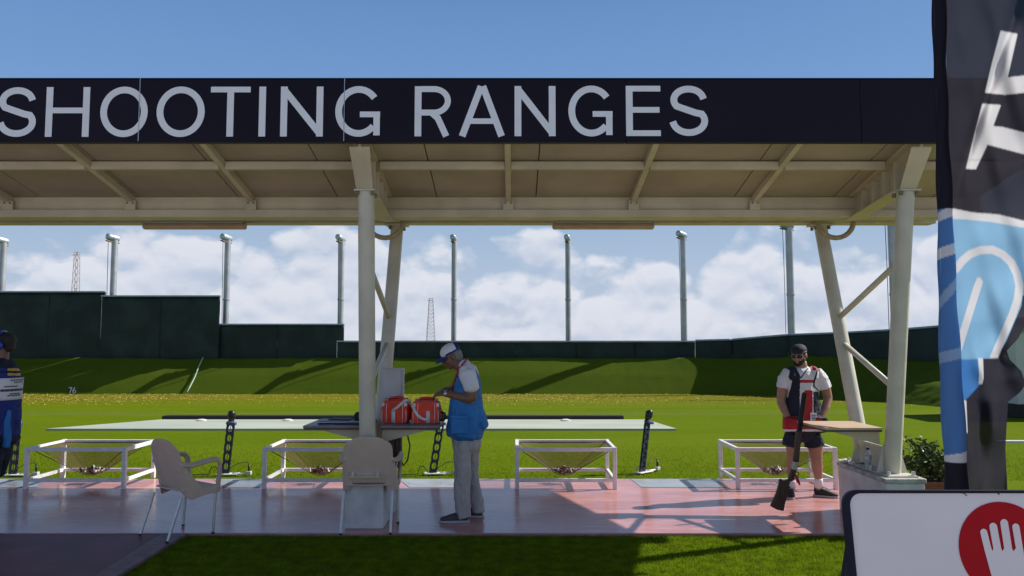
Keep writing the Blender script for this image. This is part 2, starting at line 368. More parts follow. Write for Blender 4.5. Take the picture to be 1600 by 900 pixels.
# ------------------------------------------------------------------ mesh builder
class MB:
    def __init__(self):
        self.v, self.f, self.m = [], [], []
    def add(self, vs, fs, mi=0):
        b = len(self.v)
        self.v += [tuple(p) for p in vs]
        self.f += [tuple(i + b for i in f) for f in fs]
        self.m += [mi] * len(fs)
        return self
    def box(self, c, s, rot=None, mi=0):
        c = Vector(c); h = Vector(s) / 2
        vs = []
        for x in (-1, 1):
            for y in (-1, 1):
                for z in (-1, 1):
                    p = Vector((x * h.x, y * h.y, z * h.z))
                    if rot: p = rot @ p
                    vs.append(c + p)
        return self.add(vs, [(0, 1, 3, 2), (4, 6, 7, 5), (0, 4, 5, 1), (2, 3, 7, 6), (0, 2, 6, 4), (1, 5, 7, 3)], mi)
    def box2(self, lo, hi, mi=0):
        lo, hi = Vector(lo), Vector(hi)
        return self.box((lo + hi) / 2, hi - lo, None, mi)
    def beam(self, p0, p1, w, h, up=(0, 0, 1), mi=0):
        """rectangular bar from p0 to p1, w across, h along up"""
        p0, p1, up = Vector(p0), Vector(p1), Vector(up)
        t = (p1 - p0).normalized()
        s = t.cross(up).normalized(); u = s.cross(t).normalized()
        vs = []
        for p in (p0, p1):
            for a, b in ((-1, -1), (1, -1), (1, 1), (-1, 1)):
                vs.append(p + s * (a * w / 2) + u * (b * h / 2))
        return self.add(vs, [(3, 2, 1, 0), (4, 5, 6, 7), (0, 1, 5, 4), (1, 2, 6, 5), (2, 3, 7, 6), (3, 0, 4, 7)], mi)
    def ringloft(self, rings, caps=True, closed=True, mi=0):
        n = len(rings[0]); vs = [p for r in rings for p in r]; fs = []
        for k in range(len(rings) - 1):
            for i in range(n if closed else n - 1):
                j = (i + 1) % n
                fs.append((k * n + i, k * n + j, (k + 1) * n + j, (k + 1) * n + i))
        if caps:
            fs.append(tuple(range(n - 1, -1, -1)))
            fs.append(tuple((len(rings) - 1) * n + i for i in range(n)))
        return self.add(vs, fs, mi)
    def tube(self, pts, r, n=8, caps=True, mi=0, flat=None):
        """round bar through pts; flat=(w,h,up) gives a rectangular strap"""
        pts = [Vector(p) for p in pts]
        rs = r if isinstance(r, (list, tuple)) else [r] * len(pts)
        rings = []
        t0 = (pts[1] - pts[0]).normalized()
        ref = Vector((0, 0, 1)) if abs(t0.z) < 0.9 else Vector((1, 0, 0))
        u = t0.cross(ref).normalized()
        for i, p in enumerate(pts):
            a = pts[i] - pts[i - 1] if i else pts[1] - pts[0]
            b = pts[i + 1] - pts[i] if i < len(pts) - 1 else a
            t = (a.normalized() + b.normalized())
            t = t.normalized() if t.length > 1e-6 else a.normalized()
            u = (u - t * u.dot(t)).normalized()
            w = t.cross(u)
            if flat:
                W, H, up = flat
                up = Vector(up); s = t.cross(up).normalized(); q = s.cross(t).normalized()
                rings.append([p + s * (x * W / 2) + q * (y * H / 2) for x, y in ((-1, -1), (1, -1), (1, 1), (-1, 1))])
            else:
                rings.append([p + (u * math.cos(2 * math.pi * k / n) + w * math.sin(2 * math.pi * k / n)) * rs[i] for k in range(n)])
        return self.ringloft(rings, caps, True, mi)
    def loft(self, secs, side=(1, 0, 0), n=16, mi=0, power=2.0, blunt=1.0):
        """secs: (point, half width along side, half depth) along a path; rounded ends"""
        side = Vector(side); secs = [(Vector(p), a, b) for p, a, b in secs]
        full = []
        p, a, b = secs[0]; t = (secs[1][0] - p).normalized()
        e = min(a, b) * 0.5 * blunt
        full += [(p - t * e * 0.9, a * .35, b * .35), (p - t * e * .55, a * .75, b * .75)]
        full += secs
        p, a, b = secs[-1]; t = (p - secs[-2][0]).normalized(); e = min(a, b) * 0.5 * blunt
        full += [(p + t * e * .55, a * .75, b * .75), (p + t * e * .9, a * .35, b * .35)]
        rings = []
        for i, (p, a, b) in enumerate(full):
            q0 = full[max(i - 1, 0)][0]; q1 = full[min(i + 1, len(full) - 1)][0]
            t = (q1 - q0).normalized()
            s = side - t * side.dot(t)
            if s.length < 1e-4: s = Vector((0, 1, 0)) - t * t.y
            s.normalize(); w = t.cross(s)
            ring = []
            for k in range(n):
                c, d = math.cos(2 * math.pi * k / n), math.sin(2 * math.pi * k / n)
                c = math.copysign(abs(c) ** (2 / power), c); d = math.copysign(abs(d) ** (2 / power), d)
                ring.append(p + s * (a * c) + w * (b * d))
            rings.append(ring)
        return self.ringloft(rings, True, True, mi)
    def ball(self, c, r, rot=None, nu=14, nv=9, mi=0):
        c = Vector(c); r = Vector(r) if not isinstance(r, (int, float)) else Vector((r, r, r))
        vs, fs = [], []
        def tr(p):
            p = Vector((p[0] * r.x, p[1] * r.y, p[2] * r.z))
            return c + (rot @ p if rot else p)
        vs.append(tr((0, 0, 1)))
        for j in range(1, nv):
            th = math.pi * j / nv
            for i in range(nu):
                ph = 2 * math.pi * i / nu
                vs.append(tr((math.sin(th) * math.cos(ph), math.sin(th) * math.sin(ph), math.cos(th))))
        vs.append(tr((0, 0, -1)))
        for i in range(nu):
            j = (i + 1) % nu
            fs.append((0, 1 + i, 1 + j))
            for k in range(nv - 2):
                a = 1 + k * nu
                fs.append((a + i, a + nu + i, a + nu + j, a + j))
            a = 1 + (nv - 2) * nu
            fs.append((a + i, len(vs) - 1, a + j))
        return self.add(vs, fs, mi)
    def prism(self, poly, d, mi=0):
        """extrude a planar polygon (list of 3D points) by vector d"""
        d = Vector(d); a = [Vector(p) for p in poly]; n = len(a)
        vs = a + [p + d for p in a]
        fs = [tuple(range(n - 1, -1, -1)), tuple(range(n, 2 * n))]
        fs += [(i, (i + 1) % n, n + (i + 1) % n, n + i) for i in range(n)]
        return self.add(vs, fs, mi)
    def mesh(self, name):
        me = bpy.data.meshes.new(name)
        me.from_pydata(self.v, [], self.f)
        return me
    def build(self, name, mats, parent=None, smooth=False, bevel=0.0, fix=True, angle=None):
        me = self.mesh(name)
        for m in (mats if isinstance(mats, (list, tuple)) else [mats]):
            me.materials.append(MT[m] if isinstance(m, str) else m)
        me.polygons.foreach_set('material_index', self.m)
        if fix:
            bm = bmesh.new(); bm.from_mesh(me)
            bmesh.ops.recalc_face_normals(bm, faces=bm.faces)
            bm.to_mesh(me); bm.free()
        if smooth:
            me.polygons.foreach_set('use_smooth', [True] * len(me.polygons))
            if angle: me.set_sharp_from_angle(angle=R(angle))
        me.update()
        o = bpy.data.objects.new(name, me)
        COL.objects.link(o)
        if parent: o.parent = parent
        if bevel:
            b = o.modifiers.new('bevel', 'BEVEL'); b.width = bevel; b.segments = 2; b.limit_method = 'ANGLE'
        return o

def thing(name, label, cat, group=None):
    o = bpy.data.objects.new(name, None)
    o.empty_display_size = 0.1
    COL.objects.link(o)
    return tag(o, label, cat, group)
def tag(o, label=None, cat=None, group=None, kind=None):
    if label: o['label'] = label
    if cat: o['category'] = cat
    if group: o['group'] = group
    if kind: o['kind'] = kind
    return o
def settle(root, loc):
    """root was built in world coordinates round an Empty at the origin: move the Empty to the thing's base"""
    loc = Vector(loc)
    for c in root.children:
        c.location = Vector(c.location) - loc
    root.location = loc
    return root
def copy_tree(o, parent=None):
    c = o.copy(); COL.objects.link(c)
    if parent: c.parent = parent
    for ch in [k for k in bpy.data.objects if k.parent == o]:
        copy_tree(ch, c)
    return c
def blob(name, mb, mats, parent, voxel=0.008, smooth=3, paint=None, crease=0.0, cs=(14, 14, 9)):
    """one continuous skin over overlapping closed shapes"""
    me = mb.mesh(name + '_raw')
    bm = bmesh.new(); bm.from_mesh(me)
    bmesh.ops.recalc_face_normals(bm, faces=bm.faces)
    bm.to_mesh(me); bm.free()
    t = bpy.data.objects.new(name + '_raw', me); COL.objects.link(t)
    md = t.modifiers.new('r', 'REMESH'); md.mode = 'VOXEL'; md.voxel_size = voxel
    sm = t.modifiers.new('s', 'SMOOTH'); sm.factor = 0.5; sm.iterations = smooth
    dg = bpy.context.evaluated_depsgraph_get()
    out = bpy.data.meshes.new_from_object(t.evaluated_get(dg))
    bpy.data.objects.remove(t); bpy.data.meshes.remove(me)
    out.name = name
    if crease:      # cloth: folds run into the figure along the normal
        co = [v.co.copy() for v in out.vertices]; nr = [v.normal.copy() for v in out.vertices]; new = []
        for q, nq in zip(co, nr):
            a = mnoise.noise(Vector((q.x * cs[0], q.y * cs[1], q.z * cs[2] + q.x * 7)))
            b = mnoise.noise(Vector((q.x * cs[0] * 2.3 + 5, q.y * cs[1] * 2.3, q.z * cs[2] * 2.6 - q.y * 9)))
            new += list(q + nq * crease * (a * 1.1 + (1 - abs(b) * 2.4) * 0.55 - 0.35))
        out.vertices.foreach_set('co', new); out.update()
    out.materials.clear()
    for m in (mats if isinstance(mats, (list, tuple)) else [mats]):
        out.materials.append(MT[m])
    if paint:
        for p in out.polygons:
            p.material_index = paint(Vector(p.center), Vector(p.normal))
    out.polygons.foreach_set('use_smooth', [True] * len(out.polygons))
    o = bpy.data.objects.new(name, out); COL.objects.link(o)
    if parent: o.parent = parent
    return o
def fast_mesh(name, co, nper, mats, kind=None):
    """many separate little polygons with nper corners each, from a (n*nper,3) array"""
    co = np.asarray(co, dtype=np.float32).reshape(-1, 3)
    nv = len(co); nf = nv // nper
    me = bpy.data.meshes.new(name)
    me.vertices.add(nv); me.vertices.foreach_set('co', co.ravel())
    me.loops.add(nv); me.loops.foreach_set('vertex_index', np.arange(nv, dtype=np.int32))
    me.polygons.add(nf)
    me.polygons.foreach_set('loop_start', np.arange(0, nv, nper, dtype=np.int32))
    me.update(calc_edges=True)
    for m in (mats if isinstance(mats, (list, tuple)) else [mats]):
        me.materials.append(MT[m])
    o = bpy.data.objects.new(name, me); COL.objects.link(o)
    if kind: o['kind'] = kind
    return o
def px_of(p):
    """photograph pixel of a world point (for laying print out on cloth)"""
    d = Vector(p) - Vector((0, 0, EYE))
    zc = d.y * CT + d.z * ST; yc = -d.y * ST + d.z * CT
    return 800 + 1200 * d.x / zc, 450 - 1200 * yc / zc
# ================================================================== SETTING
SLAB_F, SLAB_B = G(800, 833).y, G(800, 748).y
LAWN_DROP = 0.03

# one ground sheet to the horizon
ys = [-60, -20, 0, 3, 5, 7, 9, 12, 15, 17, 17.8] + [18 + i * 0.75 for i in range(23)] + [36, 40, 60, 120, 400, 1200, 4000]
xs = [-4000, -1200, -300, -100, -60] + [-45 + i * 3 for i in range(31)] + [60, 100, 300, 1200, 4000]
mb = MB()
gv = [(x, y, gz(x, y) - LAWN_DROP) for y in ys for x in xs]
nx = len(xs)
gf = [(j * nx + i, j * nx + i + 1, (j + 1) * nx + i + 1, (j + 1) * nx + i) for j in range(len(ys) - 1) for i in range(nx - 1)]
ground = tag(mb.add(gv, gf).build('ground', 'lawn', smooth=True), kind='structure')

mb = MB().box2((-9.5, SLAB_F, -0.14), (4.35, SLAB_B, 0.0))
slab = tag(mb.build('shooting_platform_pavement', 'slab', bevel=0.006), kind='structure')

# unseen pale paving added around the viewer to bounce warm light at the canopy
mb = MB().box2((-40, -60, -0.14), (30, 4.55, -0.004))
tag(mb.build('bounce_pavement', 'bounce_paving'), kind='structure')

# painted blue-grey firing stations along the back edge
for a0, a1 in ((-20, 62), (333, 415), (622, 748), (985, 1127)):
    c = [G(a0 + 18, 762), G(a1 + (8 if a0 > 900 else -2), 762), G(a1, 748.6), G(a0, 748.6)]
    for p in c: p.z = 0.004
    tag(MB().add(c, [(0, 1, 2, 3)]).build('station_marking', 'station'), kind='structure')

# red paving at the near left, with its paler edge
A, B = G(291, 834), G(183, 900)
A.y = min(A.y, SLAB_F - 0.004)
d = (B - A).normalized(); E = A + d * ((A.y - 4.56) / -d.y); s = Vector((-d.y, d.x, 0)); s = s if s.x < 0 else -s
zt = 0.0
ins = s * 0.11
def flat(name, pts, m, z0, z1):
    pts = [Vector((p.x, p.y, z0)) for p in pts]
    return tag(MB().prism(pts, (0, 0, z1 - z0)).build(name, m), kind='structure')
A2 = Vector((A.x - 0.22, A.y, 0)); E2 = E + ins
flat('red_path', [A2 - Vector((.003, 0, 0)), Vector((-12, A.y, 0)), Vector((-12, E.y, 0)), E2 - Vector((.003, 0, 0))], 'red_path', -0.12, -0.004)
flat('path_kerb', [A, A2, E2, E], 'path_edge', -0.12, 0.004)

# trap bunker roof: a pale slab level with the lawn, and a black raised strip for the dark line behind it
c = [G(72, 670.5), G(1057, 670.5), G(1010, 656), G(252, 656)]
for p in c: p.z = -0.05
bunker = MB().prism(c, (0, 0, 0.06)).build('bunker_roof', 'bunker')
tag(bunker, 'long pale concrete bunker roof lying level with the green lawn', 'bunker')
c0, c1 = G(252, 656), G(975, 656)
mb = MB().box2((c0.x, c0.y + 0.02, -0.05), (c1.x, c0.y + 0.30, 0.085))
tag(mb.build('black_edge_strip', 'rubber', bevel=0.01), 'long black raised edge along the far side of the pale bunker roof', 'kerb')
for k, px in enumerate((315, 450, 884)):
    p = G(px, 658); mb = MB()
    mb.tube([(0, 0, 0), (0, 0, 0.02), (0, 0, 0.035)], [0.11, 0.11, 0.06], 12)
    o = mb.build('marker_disc', 'white_strap', smooth=True, angle=40)
    o.location = (p.x, p.y, 0.0105)
    tag(o, ['small white disc on the left end of the pale bunker roof',
            'small white disc on the bunker roof between the left and middle target microphones',
            'small white disc on the bunker roof above the white-framed net right of the official'][k], 'disc', 'white discs on the bunker roof')

# ---- berm: toe, knee, top and crest lines followed from left to right
def cat(pts, n):
    pts = [Vector((*p, 0)) for p in pts]; out = []
    for i in range(len(pts) - 1):
        p0, p1, p2, p3 = pts[max(i - 1, 0)], pts[i], pts[i + 1], pts[min(i + 2, len(pts) - 1)]
        m = max(1, int(round((p2 - p1).length / 0.22))) if n is None else n[i]
        for k in range(m):
            t = k / m
            out.append(0.5 * ((2 * p1) + (p2 - p0) * t + (2 * p0 - 5 * p1 + 4 * p2 - p3) * t * t + (3 * p1 - p0 - 3 * p2 + p3) * t ** 3))
    out.append(pts[-1])
    return out
toe = [(-48, 34.5), (-20, 34.5), (0, 34.5), (6, 34.5), (10.0, 34.1), (12.3, 32.2), (13.1, 29), (12.9, 26), (12.5, 22.6), (12.4, 20.5)]
cnt = [100, 100, 40, 28, 20, 20, 18, 18, 12]
knee = [(-48, 35.2), (-20, 35.2), (0, 35.2), (6, 35.2), (10.3, 34.7), (12.8, 32.6), (13.7, 29.2), (13.7, 26), (13.4, 22.6), (13.3, 20.5)]
top = [(-48, 35.95), (-20, 35.95), (0, 35.95), (6, 35.95), (10.1, 35.45), (12.6, 33.6), (14.75, 30.2), (15.9, 26), (16.5, 22.6), (16.7, 20.5)]
dip = [(-48, 36.28), (-20, 36.28), (0, 36.28), (6, 36.28), (10.25, 35.8), (12.9, 34.0), (15.15, 30.5), (16.4, 26), (17.0, 22.6), (17.2, 20.5)]
crest = [(-48, 41), (-20, 41), (0, 41), (6, 41), (13, 40.2), (18, 37.5), (21, 32), (22.5, 26), (23, 22.6), (23, 20.5)]
L = [cat(l, cnt) for l in (toe, knee, top, dip, crest)]
nst = len(L[0])
rows = []
def bz(k, i):
    p = L[k][i]
    g = gz(p.x, p.y) - LAWN_DROP
    side = min(1, max(0, (L[0][i].x - 10) / 2.5))
    wave = 0.05 * mnoise.noise(Vector((p.x * 0.42, 7, 1))) + 0.03 * mnoise.noise(Vector((p.x * 1.3, 3, 1)))
    return [g - 0.06, g + 0.80 - 0.2 * side, 1.03 + wave + 0.10 * side, 0.74, 0.76][k]
steps = [(0, 1, 9), (1, 2, 10), (2, 3, 3), (3, 4, 3)]
grid = []
for i in range(nst):
    colpts = []
    for a, b, n in steps:
        pa = L[a][i].copy(); pa.z = bz(a, i)
        pb = L[b][i].copy(); pb.z = bz(b, i)
        for k in range(n): colpts.append(pa.lerp(pb, k / n))
    pe = L[4][i].copy(); pe.z = bz(4, i); colpts.append(pe)
    side = min(1, max(0, (L[0][i].x - 10) / 2.5))
    for j, p in enumerate(colpts):
        if 0 < j < 20:
            w = mnoise.noise(Vector((p.x * 3.0, p.y * 1.1, p.z * 0.6))) * 0.011 + mnoise.noise(Vector((p.x * 0.30, p.y * 0.4, 3))) * 0.03
            if side > 0: w += side * 0.09 * mnoise.noise(Vector((p.x * 1.1, p.y * 2.2, p.z * 5)))
            f = min(1, j / 4)
            p.z += w * f * 0.8; p.y -= w * f * 0.5
    grid += colpts
nc = len(colpts)
bf = [(i * nc + j, (i + 1) * nc + j, (i + 1) * nc + j + 1, i * nc + j + 1) for i in range(nst - 1) for j in range(nc - 1)]
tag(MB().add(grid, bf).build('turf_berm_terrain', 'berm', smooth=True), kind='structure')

# ---- dark green wind screens on the berm
YW = 36.32
def screen_sheet(name, pts_top, zbot, parent, seed, flap=0.0):
    """wrinkled cloth hung from a line of points, down to zbot(x) with a ragged lower edge"""
    nvr = 12; cols = len(pts_top); vs = []
    for i, p in enumerate(pts_top):
        zb = zbot[i] + 0.09 * mnoise.noise(Vector((p.x * 0.9, seed, 0.3))) + 0.03 * mnoise.noise(Vector((p.x * 4.1, seed, 0.3)))
        for j in range(nvr + 1):
            t = j / nvr
            q = Vector((p.x, p.y, p.z + (zb - p.z) * t))
            w = mnoise.noise(Vector((p.x * 1.3 + seed, q.z * 0.45, p.y * 1.3))) * 0.08 * (0.25 + t)
            w += mnoise.noise(Vector((p.x * 5 + seed, q.z * 3.0, 0))) * 0.02
            if flap: w += flap * max(0, mnoise.noise(Vector((p.x * 3.0 + q.z * 2.6 + seed, q.z * 1.2, 2))) - 0.05) * t
            q.y -= abs(w)
            vs.append(q)
    n = nvr + 1
    fs = [(i * n + j, i * n + j + 1, (i + 1) * n + j + 1, (i + 1) * n + j) for i in range(cols - 1) for j in range(nvr)]
    o = MB().add(vs, fs).build(name, 'screen', parent, smooth=True, fix=False)
    so = o.modifiers.new('thick', 'SOLIDIFY'); so.thickness = 0.012
    return o
def screen_wall(label, x0, x1, ztop, Yw, zb=0.76, seed=0, panel=2.6, flap_at=()):
    r = thing('screen_wall', label, 'screen wall', 'wind screen walls along the top of the berm')
    n = max(1, int(round((x1 - x0) / panel))); w = (x1 - x0) / n
    for k in range(n):
        a, b = x0 + k * w, min(x1, x0 + (k + 1) * w + 0.02)
        m = 26
        pts = [Vector((a + (b - a) * i / m, Yw - (0.015 if k % 2 else 0), ztop)) for i in range(m + 1)]
        screen_sheet('screen_panel', pts, [zb] * (m + 1), r, seed + k * 3.7, 0.25 if k in flap_at else 0.07)
        MB().box2((a - 0.04, Yw + 0.04, 0.7), (a + 0.04, Yw + 0.12, ztop - 0.02)).build('post', 'steel', r)
    MB().box2((x0 - 0.02, Yw - 0.10, ztop + 0.002), (x1, Yw + 0.14, ztop + 0.07)).build('top_rail', 'screen_rail', r, bevel=0.01)
    return settle(r, ((x0 + x1) / 2, Yw, 0.86))
def xz(px, py): return P(px, py, YW)
screen_wall('tallest dark green wind screen, at the far left end of the berm', -38, xz(165, 455).x, xz(100, 457).z, YW + 0.05, seed=1, flap_at=(6,))
screen_wall('tall dark green wind screen one step lower, between two poles on the left', xz(162, 463).x, xz(346, 463).x, xz(250, 464).z, YW - 0.12, zb=0.76, seed=20, flap_at=(1,))
screen_wall('medium height dark green wind screen left of the middle canopy column', xz(332, 507).x, xz(538, 507).x, xz(430, 508).z, YW, zb=0.76, seed=40)
screen_wall('long low dark green wind screen running behind the official', xz(528, 534).x, 8.6, xz(800, 534.5).z, YW - 0.1, zb=0.76, seed=60)
r = thing('screen_wall', 'low dark green wind screen curving towards the viewer behind the shooter', 'screen wall', 'wind screen walls along the top of the berm')
pw = [(8.62, 36.2), (10.2, 35.75), (12.3, 34.3), (14.0, 32.4), (15.2, 30.0), (16.1, 27.4), (16.7, 24.8), (17.1, 22.2)]
zt = [1.80, 1.84, 2.05, 2.12, 2.22, 2.36, 2.5, 2.6]
cp = cat(pw, [14] * 7)
def zt_at(i): 
    k = min(6, i // 14); t = i / 14 - k
    return zt[k] + (zt[k + 1] - zt[k]) * t
for k in range(7):
    pts = [Vector((cp[i].x, cp[i].y, zt_at(i))) for i in range(k * 14, k * 14 + 15)]
    screen_sheet('screen_panel', pts, [0.76] * 15, r, 90 + 5 * k, 0.12)
    p = pts[0]
    MB().box((p.x + 0.06, p.y + 0.12, (p.z + 0.7) / 2), (0.08, 0.08, p.z - 0.72)).build('post', 'steel', r)
    MB().tube([q + Vector((0, 0, 0.035)) for q in pts], 0.05, 8).build('top_rail', 'screen_rail', r, smooth=True)
settle(r, (13.5, 32.5, 0.9))

# ---- tall poles behind the screens
pole_spec = [  # px, top py, Y, radius, cap reach (m to the left), label
    (-1, 379, 37.3, .15, .55, 'tall grey pole at the far left edge of the range, behind the tallest screen'),
    (174, 375, 37.3, .15, .55, 'tall grey pole where the tallest screen steps down, right of a lattice mast'),
    (352, 375, 37.3, .145, .42, 'tall grey pole at the right end of the second tall screen'),
    (531.5, 376, 37.3, .14, .30, 'tall grey pole just left of the middle canopy column'),
    (709, 376, 37.3, .13, .14, 'tall grey pole rising behind the cap of the official'),
    (888, 376, 37.3, .13, .10, 'tall grey pole above the white-framed net that has nobody beside it'),
    (1069.5, 370, 37.0, .14, .36, 'tall grey pole between the official and the shooter'),
    (1237, 355, 35.3, .165, .52, 'tall grey pole directly above the head of the shooter'),
    (1400, 322, 31.4, .18, .5, 'tall grey pole half hidden behind the right canopy column')]
for px, py, Y, rad, reach, lab in pole_spec:
    base = P(px, 530, Y); tp = P(px, py, Y); H = tp.z
    r = thing('tall_pole', lab, 'pole', 'tall poles along the back of the range')
    x, y = base.x, Y
    g0 = 0.86
    MB().tube([(x, y, g0), (x, y, H)], rad, 14).build('shaft', 'pole', r, smooth=True, angle=40)
    zc = P(px, 468 if px < 1200 else 460, Y).z
    MB().tube([(x, y, zc - .05), (x, y, zc - .04), (x, y, zc + .04), (x, y, zc + .05)], [rad + .002, rad + .022, rad + .022, rad + .002], 14).build('collar', 'pole', r, smooth=True, angle=40)
    toc = Vector((-x, -y, 0)).normalized(); left = Vector((toc.y, -toc.x, 0)); left = left if left.x < 0 else -left
    a = math.asin(min(0.95, reach / 0.62)); ax = toc * math.cos(a) + left * math.sin(a)
    c = Vector((x, y, H + 0.08)); e0 = c - ax * 0.20 + Vector((0, 0, -.03)); e1 = c + ax * 0.42 + Vector((0, 0, .07))
    q = (e1 - e0)
    MB().tube([e0, e0 + q * .04, e0 + q * .2, e0 + q * .8, e0 + q * .96, e1], [rad * .6, rad * 1.0, rad * 1.12, rad * 1.12, rad * 1.0, rad * .6], 14).build('motor_cap', 'pole_cap', r, smooth=True)
    MB().beam(e0 + Vector((0, 0, -.2)), e1 + Vector((0, 0, -.22)), .16, .05).build('cap_bracket', 'bolt', r)
    cx = e1 - Vector((0, 0, .1)) - q * .15
    MB().tube([cx, (cx.x + .03, cx.y, (H + g0) / 2 + .6), (cx.x + .05, cx.y + .05, g0 + .8)], 0.014, 5).build('hoist_cable', 'cable', r)
    settle(r, (x, y, g0))

# ---- far lattice masts
for px, ptop, Y, w0, w1, lab in ((115, 394, 150, 1.5, 0.7, 'thin grey lattice mast far away, behind the tallest screen at left'),
                                 (673, 466, 190, 2.3, 0.9, 'thin red and white lattice mast far away, just right of the middle column')):
    b = P(px, 535, Y); H = P(px, ptop, Y).z
    mb = MB(); zb = -0.6; n = 14
    def corner(k, z):
        t = (z - zb) / (H - zb); h = (w0 + (w1 - w0) * t) / 2
        return Vector((b.x + (-h, h, h, -h)[k], Y + (-h, -h, h, h)[k], z))
    for k in range(4): mb.beam(corner(k, zb), corner(k, H), .075, .075, (0, 1, 0))
    for j in range(n):
        z0 = zb + (H - zb) * j / n; z1 = zb + (H - zb) * (j + 1) / n
        for k in range(4):
            l = (k + 1) % 4
            mb.beam(corner(k, z0), corner(l, z1), .045, .045, (0.1, 0.2, 1)); mb.beam(corner(k, z1), corner(l, z1), .035, .035, (0.1, 0.2, 1))
    mb.beam(corner(0, H) + Vector((-.5, 0, -.6)), corner(0, H) + Vector((.9, 0, -.6)), .08, .08)
    o = mb.build('lattice_mast', 'lattice', fix=False)
    tag(o, lab, 'mast', 'far lattice masts')

# ---- distance board at the foot of the berm
p = P(113, 609, 34.15)
r = thing('number_board', 'small black and white number board standing at the foot of the berm', 'number board')
g0 = gz(p.x, p.y) - LAWN_DROP
MB().box2((p.x - .20, p.y, g0 + .02), (p.x + .20, p.y + .04, g0 + .36)).build('board', 'black', r, bevel=.006)
def ribbon(mb, pts, w, origin, ux, uz, depth, thick, closed=False):
    """flat stroke of width w along 2D pts, laid on the plane origin + ux*x + uz*z"""
    pts = [Vector((a, b)) for a, b in pts]; n = len(pts); L_, R_ = [], []
    for i in range(n):
        if closed: a, b = pts[i] - pts[i - 1], pts[(i + 1) % n] - pts[i]
        else:
            a = pts[i] - pts[i - 1] if i else pts[1] - pts[0]
            b = pts[i + 1] - pts[i] if i < n - 1 else a
        a, b = a.normalized(), b.normalized()
        na, nb = Vector((-a.y, a.x)), Vector((-b.y, b.x))
        m = (na + nb); m = m.normalized() if m.length > 1e-5 else na
        k = w / 2 / max(0.35, m.dot(na))
        L_.append(pts[i] + m * k); R_.append(pts[i] - m * k)
    nrm = ux.cross(uz)   # towards the viewer when ux = +X and uz = +Z gives -Y
    def T(p, dd): return origin + ux * p.x + uz * p.y + nrm * dd
    vs = [T(p, depth) for p in L_] + [T(p, depth) for p in R_] + [T(p, depth + thick) for p in L_] + [T(p, depth + thick) for p in R_]
    fs = []
    rng_ = range(n if closed else n - 1)
    for i in rng_:
        j = (i + 1) % n
        fs += [(2 * n + i, 2 * n + j, 3 * n + j, 3 * n + i), (i, 2 * n + i, 2 * n + j, j)[::-1], (n + i, n + j, 3 * n + j, 3 * n + i)[::-1]]
    if not closed:
        fs += [(0, n, 3 * n, 2 * n), (n - 1, 2 * n - 1, 4 * n - 1, 3 * n - 1)]
    mb.add(vs, fs)
UX, UZ = Vector((1, 0, 0)), Vector((0, 0, 1))
def arc(cx, cy, rx, ry, a0, a1, n=14):
    return [(cx + rx * math.cos(R(a0 + (a1 - a0) * i / n)), cy + ry * math.sin(R(a0 + (a1 - a0) * i / n))) for i in range(n + 1)]
mb = MB(); org = Vector((p.x - .16, p.y - .002, g0 + .05))
ribbon(mb, [(0, .26), (.13, .26), (.05, .0)], .045, org, UX, UZ, .002, .002)
ribbon(mb, arc(.25, .08, .06, .07, 90, 450, 16)[:-1], .045, org, UX, UZ, .002, .002, True)
ribbon(mb, [(.29, .27), (.215, .20), (.185, .09)], .045, org, UX, UZ, .0045, .002)
mb.build('numerals', 'white_strap', r)
for dx in (-.15, .15): MB().box2((p.x + dx - .012, p.y + .042, g0 - .02), (p.x + dx + .012, p.y + .06, g0 + .3)).build('stake', 'steel', r)
settle(r, (p.x, p.y, g0))

# pale rope lying down the berm
pr = [P(319, 559, 35.92), P(312, 574, 35.58), P(306, 590, 35.18), P(299, 604, 34.80), P(294, 613.5, 34.46)]
for i, q in enumerate(pr): q.y -= 0.12; q.z += 0.03
mb = MB().tube(pr, 0.03, 6)
tag(mb.build('slack_rope', 'rope', smooth=True), 'pale green rope hanging down the berm from the second tall screen', 'rope')

# dark bundle at the right foot of the berm
b = P(1462, 640, 25.5); g0 = gz(b.x, b.y) - LAWN_DROP
mb = MB()
mb.tube([(b.x - .35, b.y - .1, g0 + .15), (b.x - .25, b.y - .1, g0 + .17), (b.x + .3, b.y, g0 + .17), (b.x + .42, b.y, g0 + .15)], [.10, .19, .20, .11], 14)
mb.tube([(b.x - .28, b.y - .1, g0 + .17), (b.x - .36, b.y - .1, g0 + .17)], [.12, .10], 10)
tag(mb.build('dark_bundle', 'rubber', smooth=True), 'dark rounded bundle at the foot of the berm on the right', 'netting roll')

# white building seen beside the flag, and the kerb line in front of it
r = thing('white_building', 'low white building with a dark base, half hidden by the flag', 'building')
bx, by = 11.9, 18.2
MB().box2((bx, by, 0.30), (bx + 6, by + 1.6, 2.0)).build('wall', 'building', r)
MB().box2((bx - .04, by - .04, -.06), (bx + 6.04, by + 1.64, .297)).build('plinth', 'rubber', r)
MB().box2((bx - .12, by - .12, 2.003), (bx + 6.12, by + 1.72, 2.1)).build('roof', 'concrete_cap', r, bevel=.01)
for k in range(3): MB().box2((bx + .8 + k * 1.7, by - .012, 1.0), (bx + 1.7 + k * 1.7, by - .002, 1.6)).build('window', 'dark_lens', r)
settle(r, (bx + 3, by + .8, -.04))
k0, k1 = G(1560, 689), G(1900, 689)
flat('path_edge_strip', [Vector((k0.x, k0.y, 0)), Vector((k1.x, k0.y, 0)), Vector((k1.x, k0.y + .12, 0)), Vector((k0.x, k0.y + .12, 0))], 'white_metal', -.06, .0)

